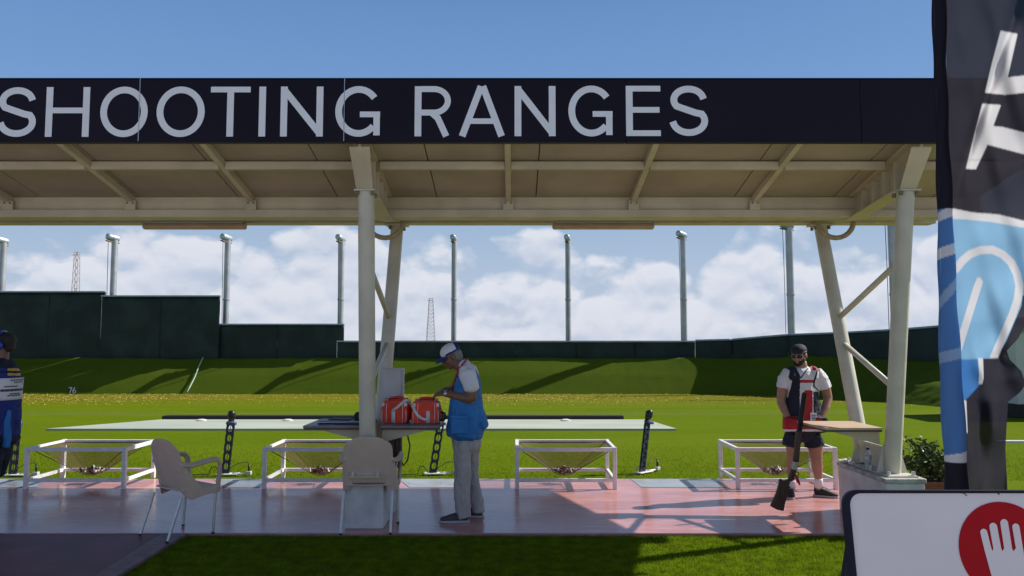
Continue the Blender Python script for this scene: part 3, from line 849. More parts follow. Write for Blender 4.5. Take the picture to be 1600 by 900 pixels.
# ================================================================== CANOPY
YF = 6.65
ZT, ZB = P(800, 124, YF).z, P(800, 222.5, YF).z
YA = 8.06
ZA = P(800, 314, YA).z
X0, X1 = -7.6, 4.97
can = thing('shooting_canopy', 'long cream steel canopy roof with a dark lettered front fascia over the shooting stand', 'canopy')
seams = [-430, -102, 218, 538, 978, 1345, 1800]
sx = [P(s, 173, YF).x for s in seams]; sx[0] = X0; sx[-1] = X1
for a, b in zip(sx[:-1], sx[1:]):
    MB().box2((a + .002, YF, ZB), (b - .002, YF + .06, ZT)).build('fascia_panel', 'fascia', can, bevel=.003)
for s, top in ((218, 119), (538, 121)):  # pale strips stand in for light showing through the panel gaps
    x = P(s, 173, YF).x
    MB().box2((x - .003, YF - .0075, ZB + .01), (x + .003, YF - .001, ZT + .02)).build('gap_light_line', 'steel', can)
x = P(1345, 173, YF).x
MB().box2((x - .002, YF - .004, ZB + .30), (x + .002, YF - .001, ZT - .06)).build('gap_light_line', 'sign_navy', can)
MB().box2((X0, YF - .004, ZT + .0015), (X1, YF + .075, ZT + .012)).build('fascia_capping', 'sign_navy', can)
MB().box2((X0, YF + .062, ZT - .2), (X1, YF + .10, ZT - .1)).build('fascia_back_rail', 'cream_steel', can)

# lettering, every letter measured off the sign
def letter(ch, x0, x1, ytop, ybot):
    o = P(x0, ybot, YF); t = P(x0, ytop, YF); e = P(x1, (ytop + ybot) / 2, YF); s0 = P(x0, (ytop + ybot) / 2, YF)
    W, H = e.x - s0.x, t.z - o.z
    w = 0.132 * H
    org = Vector((s0.x, YF, o.z)); mb = MB()
    def st(pts, k=0, closed=False, ww=None): ribbon(mb, pts, ww or w, org, UX, UZ, .0012 + .0006 * k, .003, closed)
    h = w / 2
    if ch == 'S':
        r1 = (H - w) / 4
        pts = arc(W / 2, H - h - r1 * .98, W / 2 - h - .01 * H, r1, 8, 180, 12) 
        pts = [(W - h - .015 * H, H * .735)] + arc(W / 2, H - h - r1, W / 2 - h - .02 * H, r1, 20, 215, 16)
        pts += [(W * .32, H * .555), (W * .68, H * .46)]
        pts += arc(W / 2, h + r1 * 1.08, W / 2 - h, r1 * 1.08, 35, -160, 16) + [(h * .9, H * .285)]
        st(pts)
    elif ch == 'H':
        st([(h, 0), (h, H)]); st([(W - h, 0), (W - h, H)]); st([(w, H * .53), (W - w, H * .53)], 0, ww=w * .85)
    elif ch == 'O':
        st(arc(W / 2, H / 2, W / 2 - h, H / 2 - h * .9, 0, 360, 48)[:-1], 0, True)
    elif ch == 'T':
        st([(W / 2, 0), (W / 2, H - w * .85)]); st([(0, H - h * .85), (W, H - h * .85)], 0, ww=w * .85)
    elif ch == 'I':
        st([(W / 2, 0), (W / 2, H)], ww=w)
    elif ch == 'N':
        st([(h, 0), (h, H)]); st([(W - h, 0), (W - h, H)])
        st([(h * 1.15, H - h * 1.1), (W - h * 1.15, h * 1.1)], 1, ww=w * .98)
    elif ch == 'G':
        st(arc(W * .52, H / 2, W * .52 - h, H / 2 - h * .9, 38, 318, 40))
        st([(W * .55, H * .44), (W, H * .44)], 1, ww=w * .85); st([(W - h, H * .47), (W - h, 0.02 * H)], 2, ww=w * .95)
    elif ch == 'R':
        st([(h, 0), (h, H)])
        ry = H * .235
        st([(w, H - h * .85), (W * .55, H - h * .85)] + [(a, b) for a, b in arc(W * .55, H - h * .85 - ry, W * .41 - h * .2, ry, 80, -80, 14)] + [(W * .55, H - h * .85 - 2 * ry), (w, H - h * .85 - 2 * ry)], 0, ww=w * .88)
        st([(W * .50, H * .46), (W * .66, H * .36), (W * .86, H * .06), (W * .90, 0)], 1, ww=w * .95)
    elif ch == 'A':
        st([(h, 0), (W / 2 - h * .25, H)], 0); st([(W - h, 0), (W / 2 + h * .25, H)], 1)
        st([(W * .24, H * .30), (W * .76, H * .30)], 2, ww=w * .82)
    elif ch == 'E':
        st([(h, 0), (h, H)])
        for y in (h * .85, H * .52, H - h * .85): st([(w, y), (W - (W * .03 if y == H * .52 else 0), y)], 0, ww=w * .85)
    mb.build('letter', 'letter', can, fix=False)
for ch, a, b in (('S', -3, 57), ('H', 72, 140), ('O', 157, 231), ('O', 245, 320), ('T', 329, 391), ('I', 403, 417), ('N', 438.5, 505),
                 ('G', 524, 594), ('R', 648, 703), ('A', 717, 789), ('N', 804, 868), ('G', 888, 957), ('E', 978, 1032), ('S', 1046, 1106)):
    f = min(1, max(0, a / 1100))
    letter(ch, a, b, 136.5 - 2.5 * f, 214 - 1.5 * f)

# roof sheets, front slope falling away from the fascia, back slope rising again
def zu(y):  # underside of the front sheets
    return ZB + .075 + (ZA + .045 - ZB - .075) * (y - YF - .06) / (YA - YF - .06)
YV, YE, ZE = YA + .26, 10.62, 3.92
def zub(y): return ZA + .07 + (ZE - ZA - .07) * (y - YV) / (YE - YV)
sp = P(471, 227, YF).x - P(284, 227, YF).x
sx0 = P(284, 227, YF).x
k = math.floor((X0 - sx0) / sp); edges = []
while sx0 + k * sp < X1 - .25:
    edges.append(max(X0, sx0 + k * sp)); k += 1
edges.append(X1)
for a, b in zip(edges[:-1], edges[1:]):
    if b - a < .05: continue
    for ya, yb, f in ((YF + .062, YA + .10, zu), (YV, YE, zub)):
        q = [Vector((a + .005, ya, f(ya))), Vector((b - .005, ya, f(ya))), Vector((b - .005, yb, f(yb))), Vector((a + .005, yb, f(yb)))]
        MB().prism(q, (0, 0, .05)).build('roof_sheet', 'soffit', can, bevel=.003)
# continuous waterproof skin over the sheets
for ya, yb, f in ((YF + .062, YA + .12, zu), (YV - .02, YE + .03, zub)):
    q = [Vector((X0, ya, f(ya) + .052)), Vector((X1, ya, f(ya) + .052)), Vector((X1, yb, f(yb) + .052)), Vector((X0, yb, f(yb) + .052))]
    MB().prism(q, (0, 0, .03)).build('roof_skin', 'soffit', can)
MB().box2((X0, YA + .10, ZA + .10), (X1, YV, ZA + .16)).build('valley_gutter', 'steel', can)
MB().box2((X0, YE + .035, ZE - .03), (X1, YE + .085, ZE + .14)).build('back_fascia', 'fascia', can)

CX = (-1.355, 3.64)
raft = [P(px, 226, YF).x for px in (-375, -145, 85, 311, 793, 1028, 1255)] + [-6.62 - .75]
for x in raft:
    a, b = Vector((x, YF + .065, zu(YF + .065) - .036)), Vector((x, YA - .005, zu(YA) - .036))
    MB().beam(a, b, .055, .07).build('rafter', 'cream_steel', can, bevel=.004)
    q = P(0, 322, YA - .03).z
    c = MB().box2((x - .055, YA - .048, ZA - .10), (x + .055, YA - .022, ZA - .005)).build('cleat', 'cream_steel', can)
    bl = MB()
    for dx in (-.03, .03): bl.tube([(x + dx, YA - .049, ZA - .03), (x + dx, YA - .062, ZA - .03)], .009, 6)
    bl.build('bolt', 'bolt', c)
xs_ = sorted(raft + list(CX))
yp = YF + .56; zp = zu(yp) - .030
for a, b in zip(xs_[:-1], xs_[1:]):
    ga = .10 if a in CX else .03; gb = .10 if b in CX else .03
    MB().box2((a + ga, yp - .03, zp - .055), (b - gb, yp + .03, zp + .02)).build('purlin', 'cream_steel', can, bevel=.004)
MB().box2((CX[1] + .1, yp - .03, zp - .055), (X1, yp + .03, zp + .02)).build('purlin', 'cream_steel', can, bevel=.004)
zl, zm = P(0, 340, YA - .02).z, P(0, 328, YA - .02).z
MB().box2((X0, YA, zm + .001), (X1, YA + .098, ZA + .042)).build('main_beam', 'cream_steel', can, bevel=.004)
MB().box2((X0, YA - .05, zl), (X1, YA + .18, zm)).build('beam_flange', 'cream_steel', can, bevel=.006)
zb2 = P(0, 350.5, 9.0).z
MB().box2((X0, 8.92, zb2), (X1, 9.10, zb2 + .24)).build('rear_beam', 'cream_steel', can, bevel=.005)
for k in range(13):
    x = X0 + .5 + k * .95
    MB().box2((x - .05, 8.885, zb2 + .012), (x + .05, 8.918, zb2 + .11)).build('beam_clip', 'cream_steel', can)
MB().tube([(X0, 8.86, zb2 + .03), (X1 - .2, 8.86, zb2 + .03)], .014, 8).build('conduit', 'cream_hose', can, smooth=True)
for x in raft:
    a, b = Vector((x, YV + .02, zub(YV + .02) - .037)), Vector((x, YE - .01, zub(YE) - .037))
    MB().beam(a, b, .055, .07).build('rafter', 'cream_steel', can)
for x in CX:
    bot = [(YF + .07, P(0, 229, YF + .07).z), (6.98, P(0, 296, 7.05).z), (7.22, P(0, 296, 7.05).z - .005), (8.10, zl - .004), (8.9, zb2 + .02), (9.12, zb2 + .02), (YE - .1, ZE - .22)]
    topp = [(YE - .1, zub(YE - .1) - .003), (YV + .05, zub(YV + .05) - .003), (YA + .05, zu(YA + .05) - .003), (YF + .07, zu(YF + .07) - .003)]
    g = MB().prism([Vector((x - .011, y, z)) for y, z in bot + topp], (.022, 0, 0)).build('bracket_arm', 'cream_steel', can)
    fl = MB()
    for (y0, z0), (y1, z1) in zip(bot[:-1], bot[1:]):
        w0, w1 = (float(np.interp(yy, [YF, 7.0, 7.3, 8.2, 9.0, YE], [.19, .15, .15, .17, .18, .16])) / 2 for yy in (y0, y1))
        fl.ringloft([[Vector((x - w0, y0, z0 - .015)), Vector((x + w0, y0, z0 - .015)), Vector((x + w0, y0, z0 - .001)), Vector((x - w0, y0, z0 - .001))],
                     [Vector((x - w1, y1, z1 - .015)), Vector((x + w1, y1, z1 - .015)), Vector((x + w1, y1, z1 - .001)), Vector((x - w1, y1, z1 - .001))]])
    fl.build('arm_flange', 'cream_steel', g)
    for yy in (7.06, 7.28, 7.50, 7.72):
        zlo = np.interp(yy, [b[0] for b in bot], [b[1] for b in bot])
        MB().box2((x - .085, yy - .005, zlo + .004), (x + .085, yy + .005, zu(yy) - .075)).build('stiffener', 'cream_steel', g)
    tf = MB().beam((x, YF + .07, zu(YF + .07) - .012), (x, YA - .06, zu(YA - .06) - .012), .17, .013).build('top_flange', 'cream_steel', g)
    # bent conduit hanging between beam and column
    pts = [(x - .25 + .20 * (1 - math.cos(t)), 8.45, zl + .03 - .19 * math.sin(t)) for t in [math.pi * i / 12 for i in range(13)]]
    pts = [(pts[0][0], 8.45, zl + .12)] + pts + [(pts[-1][0], 8.45, zl + .12)]
    MB().tube(pts, .028, 10).build('conduit_loop', 'cream_hose', can, smooth=True)
settle(can, (-1.3, 8.1, 3.06))

# strip lights under the rear beam
for k, (a, b) in enumerate(((222, 387), (861, 1024))):
    xa, xb = P(a, 352, 8.8).x, P(b, 352, 8.8).x
    zt_, zb_ = P(0, 348.5, 8.8).z, P(0, 358.5, 8.8).z
    r = thing('strip_light', ['unlit strip light under the canopy left of the middle column', 'unlit strip light under the canopy between the two columns'][k], 'light fitting', 'strip lights under the canopy')
    yc = 8.80; zc = (zt_ + zb_) / 2; h = (zt_ - zb_) / 2
    MB().loft([((xa + .03, yc, zc), .05, h), ((xb - .03, yc, zc), .05, h)], side=(0, 1, 0), n=14, power=3).build('light_cover', 'tube_light', r, smooth=True, angle=50)
    MB().box2((xa + .05, yc - .035, zt_ - .012), (xb - .05, yc + .035, zt_ + .012)).build('light_body', 'cabinet', r)
    for x in (xa + .12, xb - .12):
        MB().box2((x - .012, yc - .01, zt_ + .012), (x + .012, yc + .125, zt_ + .03)).build('hanger', 'steel', r)
    settle(r, ((xa + xb) / 2, yc, zt_ + .03))

# ---- V columns, each on its own concrete block
def column(x, label):
    r = thing('roof_column', label, 'column', 'V shaped canopy columns')
    f0, f1 = Vector((x - .02, 7.42, .512)), Vector((x + (.02 if x > 0 else 0), 7.06, P(0, 299, 7.06).z))
    b0, b1 = Vector((x - .02, 7.98, .512)), Vector((x, 8.99, zb2 - .022))
    leg = MB().tube([f0, f0.lerp(f1, .97), f1], .077, 18).build('front_leg', 'column', r, smooth=True, angle=50)
    l2 = MB().tube([b0, b0.lerp(b1, .97), b1], .074, 18).build('back_leg', 'column', r, smooth=True, angle=50)
    MB().box((f1.x, f1.y + .02, f1.z - .003), (.19, .24, .014)).build('cap_plate', 'column', leg)
    MB().box((b1.x, b1.y, b1.z + .008), (.26, .20, .016)).build('cap_plate', 'column', l2)
    for p, l in ((f1, leg), (b1, l2)):
        MB().prism([p + Vector((-.085, 0, -.01)), p + Vector((.085, 0, -.01)), p + Vector((0, .01, -.20))], (0, .012, 0)).build('gusset', 'column', l)
        bm_ = MB()
        for dx in (-.075, .075):
            for dy in (-.06, .07): bm_.tube([(p.x + dx, p.y + dy, p.z - .045), (p.x + dx, p.y + dy, p.z - .008)], .017, 6)
        bm_.build('bolt', 'bolt', l)
    for ta, tb in ((.455, .665), (.355, .20)):
        MB().tube([b0.lerp(b1, ta + .12), f0.lerp(f1, tb + .10)], .030, 10).build('brace', 'column', r, smooth=True)
    MB().box2((x - .155, 7.22, .501), (x + .125, 8.16, .513)).build('base_plate', 'column', r)
    for p, q in ((f0, -1), (b0, 1)):
        for sx_ in (-1, 1):
            MB().prism([Vector((p.x + sx_ * .06, p.y, .514)), Vector((p.x + sx_ * .145, p.y, .514)), Vector((p.x + sx_ * .066, p.y, .80))], (0, .012, 0)).build('foot_gusset', 'column', r)
    MB().prism([Vector((x - .026, 7.50, .514)), Vector((x - .026, 7.92, .514)), Vector((x - .026, 7.98, .74)), Vector((x - .026, 7.46, .74))], (.012, 0, 0)).build('web_plate', 'column', r)
    bt = MB()
    for dx in (-.13, .10):
        for y in (7.26, 7.62, 8.10): bt.tube([(x + dx, y, .513), (x + dx, y, .55)], .018, 6)
    bt.build('anchor_bolt', 'steel', r)
    return r, f0, f1
ca, fa0, fa1 = column(CX[0], 'cream V shaped canopy column behind the chair, carrying two grey shelves')
cb, fb0, fb1 = column(CX[1], 'cream V shaped canopy column beside the shooter, carrying one wooden shelf')
def shelf(parent, poly, z, m, me, bx, dirx):
    pts = [Vector((a, b, z - .022)) for a, b in poly]
    s = MB().prism(pts, (0, 0, .022)).build('shelf_board', [m], parent, bevel=.003)
    lp = [Vector((a, b, z - .040)) for a, b in poly]
    c = sum(lp, Vector()) / len(lp)
    lp = [c + (q - c) * .985 for q in lp]
    MB().prism(lp, (0, 0, .0165)).build('shelf_underside', me, parent)
    for y in (7.50, 7.80):
        MB().prism([Vector((bx, y, z - .042)), Vector((bx + dirx * .40, y, z - .042)), Vector((bx + dirx * .40, y, z - .062)), Vector((bx, y, z - .17))], (0, .02, 0)).build('shelf_bracket', 'cream_steel', parent)
ZS = .955
shelf(cb, [(3.0, 7.42), (3.545, 7.42), (3.545, 8.06), (2.965, 8.06)], .935, 'wood', 'wood_edge', 3.55, -1)
shelf(ca, [(-2.0, 7.42), (-1.40, 7.42), (-1.40, 8.04), (-2.0, 8.04)], ZS, 'shelf_dark', 'wood_edge', -1.40, -1)
shelf(ca, [(-1.255, 7.42), (-.70, 7.42), (-.70, 8.04), (-1.255, 8.04)], ZS, 'shelf_dark', 'wood_edge', -1.255, 1)
# cables and junction box under the right shelf of the middle column
MB().box2((-1.24, 7.70, .60), (-1.10, 7.80, .86)).build('junction_box', 'bolt', ca, bevel=.008)
for k in range(4):
    x = -1.22 + .035 * k
    MB().tube([(x, 7.69, ZS - .04), (x + .01, 7.66, .80), (x + .02, 7.66, .66), (x - .01, 7.70, .52)], .013, 6).build('cable', 'wood_edge', ca, smooth=True)
pts = [(-1.08, 7.62, .90), (-1.03, 7.62, .86), (-1.0, 7.62, .74), (-1.02, 7.6, .60), (-1.06, 7.6, .55), (-1.09, 7.62, .60)]
MB().tube(pts, .008, 6).build('cable', 'cable', ca, smooth=True)
settle(ca, (CX[0], 7.7, .50)); settle(cb, (CX[1], 7.7, .50))

def block(x0, x1, y0, y1, label):
    r = thing('concrete_block', label, 'concrete block', 'whitewashed column blocks')
    MB().box2((x0, y0, 0.0), (x1, y1, .455)).build('block_body', 'concrete_white', r, bevel=.012)
    MB().box2((x0 - .012, y0 - .012, .4565), (x1 + .012, y1 + .012, .4995)).build('block_cap', 'concrete_cap', r, bevel=.010)
    return settle(r, ((x0 + x1) / 2, (y0 + y1) / 2, 0))
block(-1.575, -1.21, 7.36, 8.22, 'whitewashed concrete block behind the chair that faces away')
block(3.44, 3.80, 7.17, 8.22, 'whitewashed concrete block beside the shooter, with a bottle on top')

# grey cabinet fixed to the back leg of the middle column
xa, xb = P(596, 600, 8.06).x, P(630, 600, 8.06).x
za, zb_ = P(0, 675, 8.06).z, P(0, 575.5, 8.06).z
r = thing('electric_cabinet', 'flat grey electric cabinet fixed to the middle column behind the orange bags', 'cabinet')
MB().box2((xa, 8.06, za), (xb, 8.16, zb_)).build('cabinet_body', 'cabinet', r, bevel=.005)
MB().box2((xa + .012, 8.047, za + .012), (xb - .02, 8.059, zb_ - .012)).build('cabinet_door', 'cabinet', r, bevel=.003)
MB().box2((xb - .05, 8.035, za + .35), (xb - .03, 8.046, za + .40)).build('lock', 'steel', r)
settle(r, ((xa + xb) / 2, 8.1, za))
# ================================================================== OBJECTS
# ---- shell nets: white frame, sagging mesh, spent shells lying in it
def shell_net(xl, label, seed):
    r = thing('shell_net', label, 'shell net', 'white framed shell nets along the back of the platform')
    W, D, H, t = 1.17, 0.76, 0.495, 0.047
    y0 = 9.33
    for x in (0, W):
        for y in (0, D):
            MB().box2((x - t / 2, y - t / 2, 0), (x + t / 2, y + t / 2, H)).build('leg', 'white_metal', r, bevel=.004)
    for y in (0, D):
        MB().box2((t / 2 + .001, y - t / 2 + .003, H - t - .002), (W - t / 2 - .001, y + t / 2 - .003, H - .004)).build('rail', 'white_metal', r, bevel=.004)
        MB().box2((t / 2 + .001, y - .018, .085), (W - t / 2 - .001, y + .018, .125)).build('rail', 'white_metal', r, bevel=.004)
    for x in (0, W):
        MB().box2((x - t / 2 + .003, t / 2 + .001, H - t - .002), (x + t / 2 - .003, D - t / 2 - .001, H - .004)).build('rail', 'white_metal', r, bevel=.004)
        MB().box2((x - .018, t / 2 + .001, .085), (x + .018, D - t / 2 - .001, .125)).build('rail', 'white_metal', r, bevel=.004)
    # the mesh hangs from the four top rails like a hopper
    n = 36; vs, uv = [], []
    for j in range(n + 1):
        for i in range(n + 1):
            u, v = i / n, j / n
            a, b = 2 * u - 1, 2 * v - 1
            m = max(abs(a), abs(b))
            q = (abs(a) ** 5 + abs(b) ** 5) ** 0.2
            q = min(1, q)
            z = H - .03 - (H - .150) * (1 - max(q, .20)) / .80 - (.025 * (1 - (q / .20) ** 2) if q < .20 else 0)
            z += .008 * mnoise.noise(Vector((u * 7, v * 7, seed)))
            vs.append((t / 2 + (W - t) * u, t / 2 + (D - t) * v, min(z, H - .03)))
            uv.append((u * W, v * D))
    fs = [(j * (n + 1) + i, j * (n + 1) + i + 1, (j + 1) * (n + 1) + i + 1, (j + 1) * (n + 1) + i) for j in range(n) for i in range(n)]
    o = MB().add(vs, fs).build('net', 'net', r, smooth=True, fix=False)
    ul = o.data.uv_layers.new(name='UVMap')
    for l in o.data.loops: ul.data[l.index].uv = uv[l.vertex_index]
    hem = MB()
    e = .006
    hem.tube([(t / 2 + e, t / 2 + e, H - .035), (W - t / 2 - e, t / 2 + e, H - .035), (W - t / 2 - e, D - t / 2 - e, H - .035), (t / 2 + e, D - t / 2 - e, H - .035), (t / 2 + e, t / 2 + e, H - .035)], .007, 6)
    for sx_ in (-1, 1):
        for sy_ in (-1, 1):
            hem.tube([(W / 2 + sx_ * (W / 2 - .035), D / 2 + sy_ * (D / 2 - .035), H - .036), (W / 2 + sx_ * W * .28, D / 2 + sy_ * D * .28, .300), (W / 2 + sx_ * .11, D / 2 + sy_ * .07, .140)], .0055, 6)
    hem.build('hem_cord', 'wood_edge', o)
    rr = random.Random(seed); mb = MB()
    for k in range(70):
        a = rr.uniform(0, 2 * math.pi); d = abs(rr.gauss(0, .55)); d = min(d, 1)
        c = Vector((W / 2 + math.cos(a) * d * .135, D / 2 + math.sin(a) * d * .085, .120 + .070 * (1 - d) * rr.random() + .012 + .03 * d * d))
        ax = Vector((rr.uniform(-1, 1), rr.uniform(-1, 1), rr.uniform(-.5, .9))).normalized()
        mi = rr.choice((0, 0, 1, 2, 2))
        mb.tube([c - ax * .030, c - ax * .018], .0125, 7, True, 3)
        mb.tube([c - ax * .018, c + ax * .034], .0112, 7, True, mi)
    s = mb.build('spent_shells', ['shell_red', 'shell_white', 'shell_black', 'gun_steel'], r, fix=False)
    s['kind'] = 'stuff'
    r.location = (xl, y0, 0)
    return r
shell_net(P(43, 700, 9.33).x, 'white framed shell net left of the chair that is turned sideways', 3)
shell_net(P(414, 700, 9.33).x, 'white framed shell net half hidden by the chair that faces away', 4)
shell_net(P(808, 700, 9.33).x, 'white framed shell net standing alone right of the official', 5)
shell_net(P(1152, 700, 9.33).x, 'white framed shell net behind the legs of the shooter', 6)

# ---- voice release microphones: leaning perforated plate on a white foot
def mic_stand(px, py, lean, turn, label):
    r = thing('target_microphone', label, 'microphone stand', 'microphone stands on the lawn edge')
    w, th, L0, L1 = .105, .030, .03, .72
    cells = 5; ch = .125; z0 = .045
    tilt = Matrix.Rotation(lean, 4, 'Y') 
    def T(x, y, z): return tilt @ Vector((x, y, z))
    mb = MB(); n = 20
    def frame(y):  # outline ring and hole rings
        out = []
        for c in range(cells):
            zc = z0 + ch * (c + .5); hole, rim = [], []
            for k in range(n):
                a = 2 * math.pi * k / n; ca, sa = math.cos(a), math.sin(a)
                hole.append(T(.030 * ca, y, zc + .047 * sa))
                s = 1 / max(abs(ca) / (w / 2), abs(sa) / (ch / 2))
                rim.append(T(ca * s, y, zc + sa * s))
            out.append((hole, rim))
        return out
    fr, bk = frame(-th / 2), frame(th / 2)
    for (h0, r0), (h1, r1) in zip(fr, bk):
        mb.ringloft([h0, r0], caps=False); mb.ringloft([r1, h1], caps=False); mb.ringloft([h1, h0], caps=False)
        for k in range(n):
            j = (k + 1) % n
            if abs((tilt.inverted() @ r0[k]).x) > w / 2 - 1e-5 and abs((tilt.inverted() @ r0[j]).x) > w / 2 - 1e-5:
                mb.add([r0[k], r0[j], r1[j], r1[k]], [(0, 1, 2, 3)])
    zt_ = z0 + ch * cells
    for a, b in ((0.0, z0), (zt_, zt_ + .035)):
        q = [T(-w / 2, -th / 2, a), T(w / 2, -th / 2, a), T(w / 2, -th / 2, b), T(-w / 2, -th / 2, b)]
        mb.prism(q, T(-w / 2, th / 2, a) - q[0])
    mb.build('perforated_plate', 'navy_plastic', r, fix=True)
    MB().tube([T(0, 0, z0), T(0, 0, zt_)], .004, 6).build('cable', 'cable', r)
    hd = MB()
    zh = zt_ + .035
    hd.tube([T(0, 0, zh - .01), T(0, 0, zh + .03), T(0, -.01, zh + .06), T(0, -.015, zh + .115), T(0, -.015, zh + .135), T(0, -.01, zh + .145)], [.035, .040, .050, .052, .040, .012], 16)
    hd.build('microphone', 'black', r, smooth=True)
    c = T(.012, -.02, zh - .025)
    MB().box(c, (.125, .075, .035), tilt.to_3x3()).build('clamp', 'blue_clamp', r, bevel=.008)
    MB().box(c + Vector((.005, -.005, .020)), (.09, .06, .006), tilt.to_3x3()).build('clamp_label', 'pole_cap', r)
    MB().box2((-.11, -.07, 0), (.17, .07, .014)).build('foot_plate', 'white_metal', r, bevel=.004)
    MB().tube([(.10, -.02, .02), (.20, -.03, .012), (.30, -.02, .010)], .012, 6).build('foot_arm', 'white_metal', r, smooth=True)
    MB().box2((.285, -.05, 0), (.355, .01, .045)).build('connector', 'cabinet', r, bevel=.006)
    MB().tube([(.32, -.02, .045), (.322, -.02, .13)], .014, 8).build('plug', 'black', r, smooth=True)
    MB().tube([(.322, -.02, .13), (.30, -.02, .165), (.18, -.03, .15), (.05, -.05, .07), (0, -.05, .02)], .005, 5).build('cable', 'cable', r, smooth=True)
    MB().tube([(-.06, -.03, .02), (-.12, -.04, .11), (-.17, -.05, .10), (-.20, -.06, .01), (-.42, -.06, .004)], .006, 5).build('cable', 'cable', r, smooth=True)
    g = G(px, py, -.01)
    r.location = (g.x, g.y, -.012)
    r.rotation_euler = (0, 0, turn)
    return r
mic_stand(352, 741, R(5.0), 0.0, 'dark perforated microphone stand behind the armrest of the sideways chair')
mic_stand(676, 740, R(8.5), 0.1, 'dark perforated microphone stand between the shelf and the official')
mic_stand(1003, 738, R(11.5), 0.75, 'dark perforated microphone stand alone on the lawn, leaning right')
mic_stand(20, 742, R(2), 0.0, 'dark perforated microphone stand half hidden behind the person at the left edge')

# ---- plastic armchairs
def armchair(label, loc, rz):
    r = thing('armchair', label, 'chair', 'beige plastic armchairs')
    def sheet(fn, nu, nv, name, th):
        vs = [fn(i / nu, j / nv) for j in range(nv + 1) for i in range(nu + 1)]
        fs = [(j * (nu + 1) + i, j * (nu + 1) + i + 1, (j + 1) * (nu + 1) + i + 1, (j + 1) * (nu + 1) + i) for j in range(nv) for i in range(nu)]
        o = MB().add(vs, fs).build(name, 'chair', r, smooth=True, fix=False)
        s = o.modifiers.new('t', 'SOLIDIFY'); s.thickness = th; s.offset = 0
        b = o.modifiers.new('b', 'BEVEL'); b.width = th * .3; b.segments = 2; b.limit_method = 'ANGLE'; b.angle_limit = R(50)
        return o
    def yb(z): return -.195 - .115 * (z - .385) / .475
    def back(u, v):
        a = 2 * u - 1
        z = .425 + .440 * v
        hw = .212 + .012 * math.sin(math.pi * v) + .008 * v
        if v > .80:
            k = (v - .80) / .20
            hw *= 1 - .17 * (1 - math.sqrt(max(0, 1 - k * k)))
        zz = z + .014 * (1 - a * a) * v - .045 * max(0, v - .78) / .22 * abs(a) ** 4 + .02 * (1 - v) * (1 - a * a)
        return (a * hw, yb(z) + .034 * a * a * (1 - .25 * v), zz)
    sheet(back, 22, 22, 'backrest', .012)
    def seat(u, v):
        a = 2 * u - 1
        y = -.215 + .375 * v
        hw = .215 + .030 * v
        z = .425 - .022 * (1 - a * a) * math.sin(math.pi * min(1, v * 1.1 + .05)) + .012 * v - (.040 * ((v - .86) / .14) ** 2 if v > .86 else 0)
        return (a * hw, y, z)
    sheet(seat, 14, 14, 'seat', .014)
    for s in (-1, 1):
        pts = [(s * .205, yb(.67) + .035, .670), (s * .240, -.215, .655), (s * .266, -.15, .650), (s * .276, -.05, .668), (s * .275, .04, .680), (s * .270, .095, .674), (s * .266, .122, .640), (s * .260, .128, .56), (s * .252, .122, .47), (s * .247, .118, .385)]
        MB().tube(pts, 1, 4, True, 0, flat=(.050, .024, (s * .9, .35, .9))).build('armrest', 'chair', r, smooth=True, bevel=.006, angle=60)
        def skirt(u, v, s=s):       # wraps from under the back round to the side of the seat
            if u < .4:
                k = u / .4; x = .150 + .090 * k; zt_ = .47 + .19 * k ** 1.5; zl_ = .425 - .085 * k ** .8; z = zl_ + (zt_ - zl_) * v
                y = yb(z) + .012 + .035 * k * k
            else:
                k = (u - .4) / .6; x = .240 + .012 * math.sin(k * 1.57); zt_ = .66 - .225 * min(1, k * 1.5) ** .7; zl_ = .340 + .03 * k; z = zl_ + (zt_ - zl_) * v
                y = (yb(z) + .047) * (1 - k) + .02 * k
            return (s * x, y, z)
        sheet(skirt, 20, 10, 'side_skirt', .013)
        def apron(u, v, s=s):
            return (s * (.250 + .004 * u), -.02 + .155 * u, .370 + .066 * v)
        sheet(apron, 6, 3, 'apron', .016)
    def front(u, v):
        a = 2 * u - 1
        return (a * .248, .140 + .02 * (1 - a * a), .365 + .045 * v + .012 * (1 - a * a) * (1 - v))
    sheet(front, 12, 3, 'front_apron', .012)
    for s in (-1, 1):
        for a, b in (((s * .226, -.225, .37), (s * .225, -.345, .0)), ((s * .240, .105, .40), (s * .245, .085, .0))):
            l = MB().tube([a, Vector(a).lerp(Vector(b), .97), b], [.0135, .0125, .0125], 12).build('leg', 'chrome_leg', r, smooth=True, angle=50)
            MB().tube([Vector(b) + Vector((0, 0, .018)), b], .0145, 10).build('foot_cap', 'black', l, smooth=True, angle=50)
    r.location = loc; r.rotation_euler = (0, 0, rz)
    return r
g2a, g2b = G(533, 836), G(605, 835)
cy = (g2a.y + g2b.y) / 2; cx = (g2a.x + g2b.x) / 2
armchair('beige plastic armchair facing away, in front of the middle column block', (cx, cy + .345, 0), R(2))
ga, gb = G(217, 837), G(263, 850)
mx = (ga + gb) / 2
w = (gb - ga); ang = math.atan2(w.y, w.x)
ang = R(-36)
fw = Vector((-math.sin(ang), math.cos(ang), 0))
armchair('beige plastic armchair turned sideways at the corner of the red path', (mx.x + fw.x * .345, mx.y + fw.y * .345, 0.004), ang)

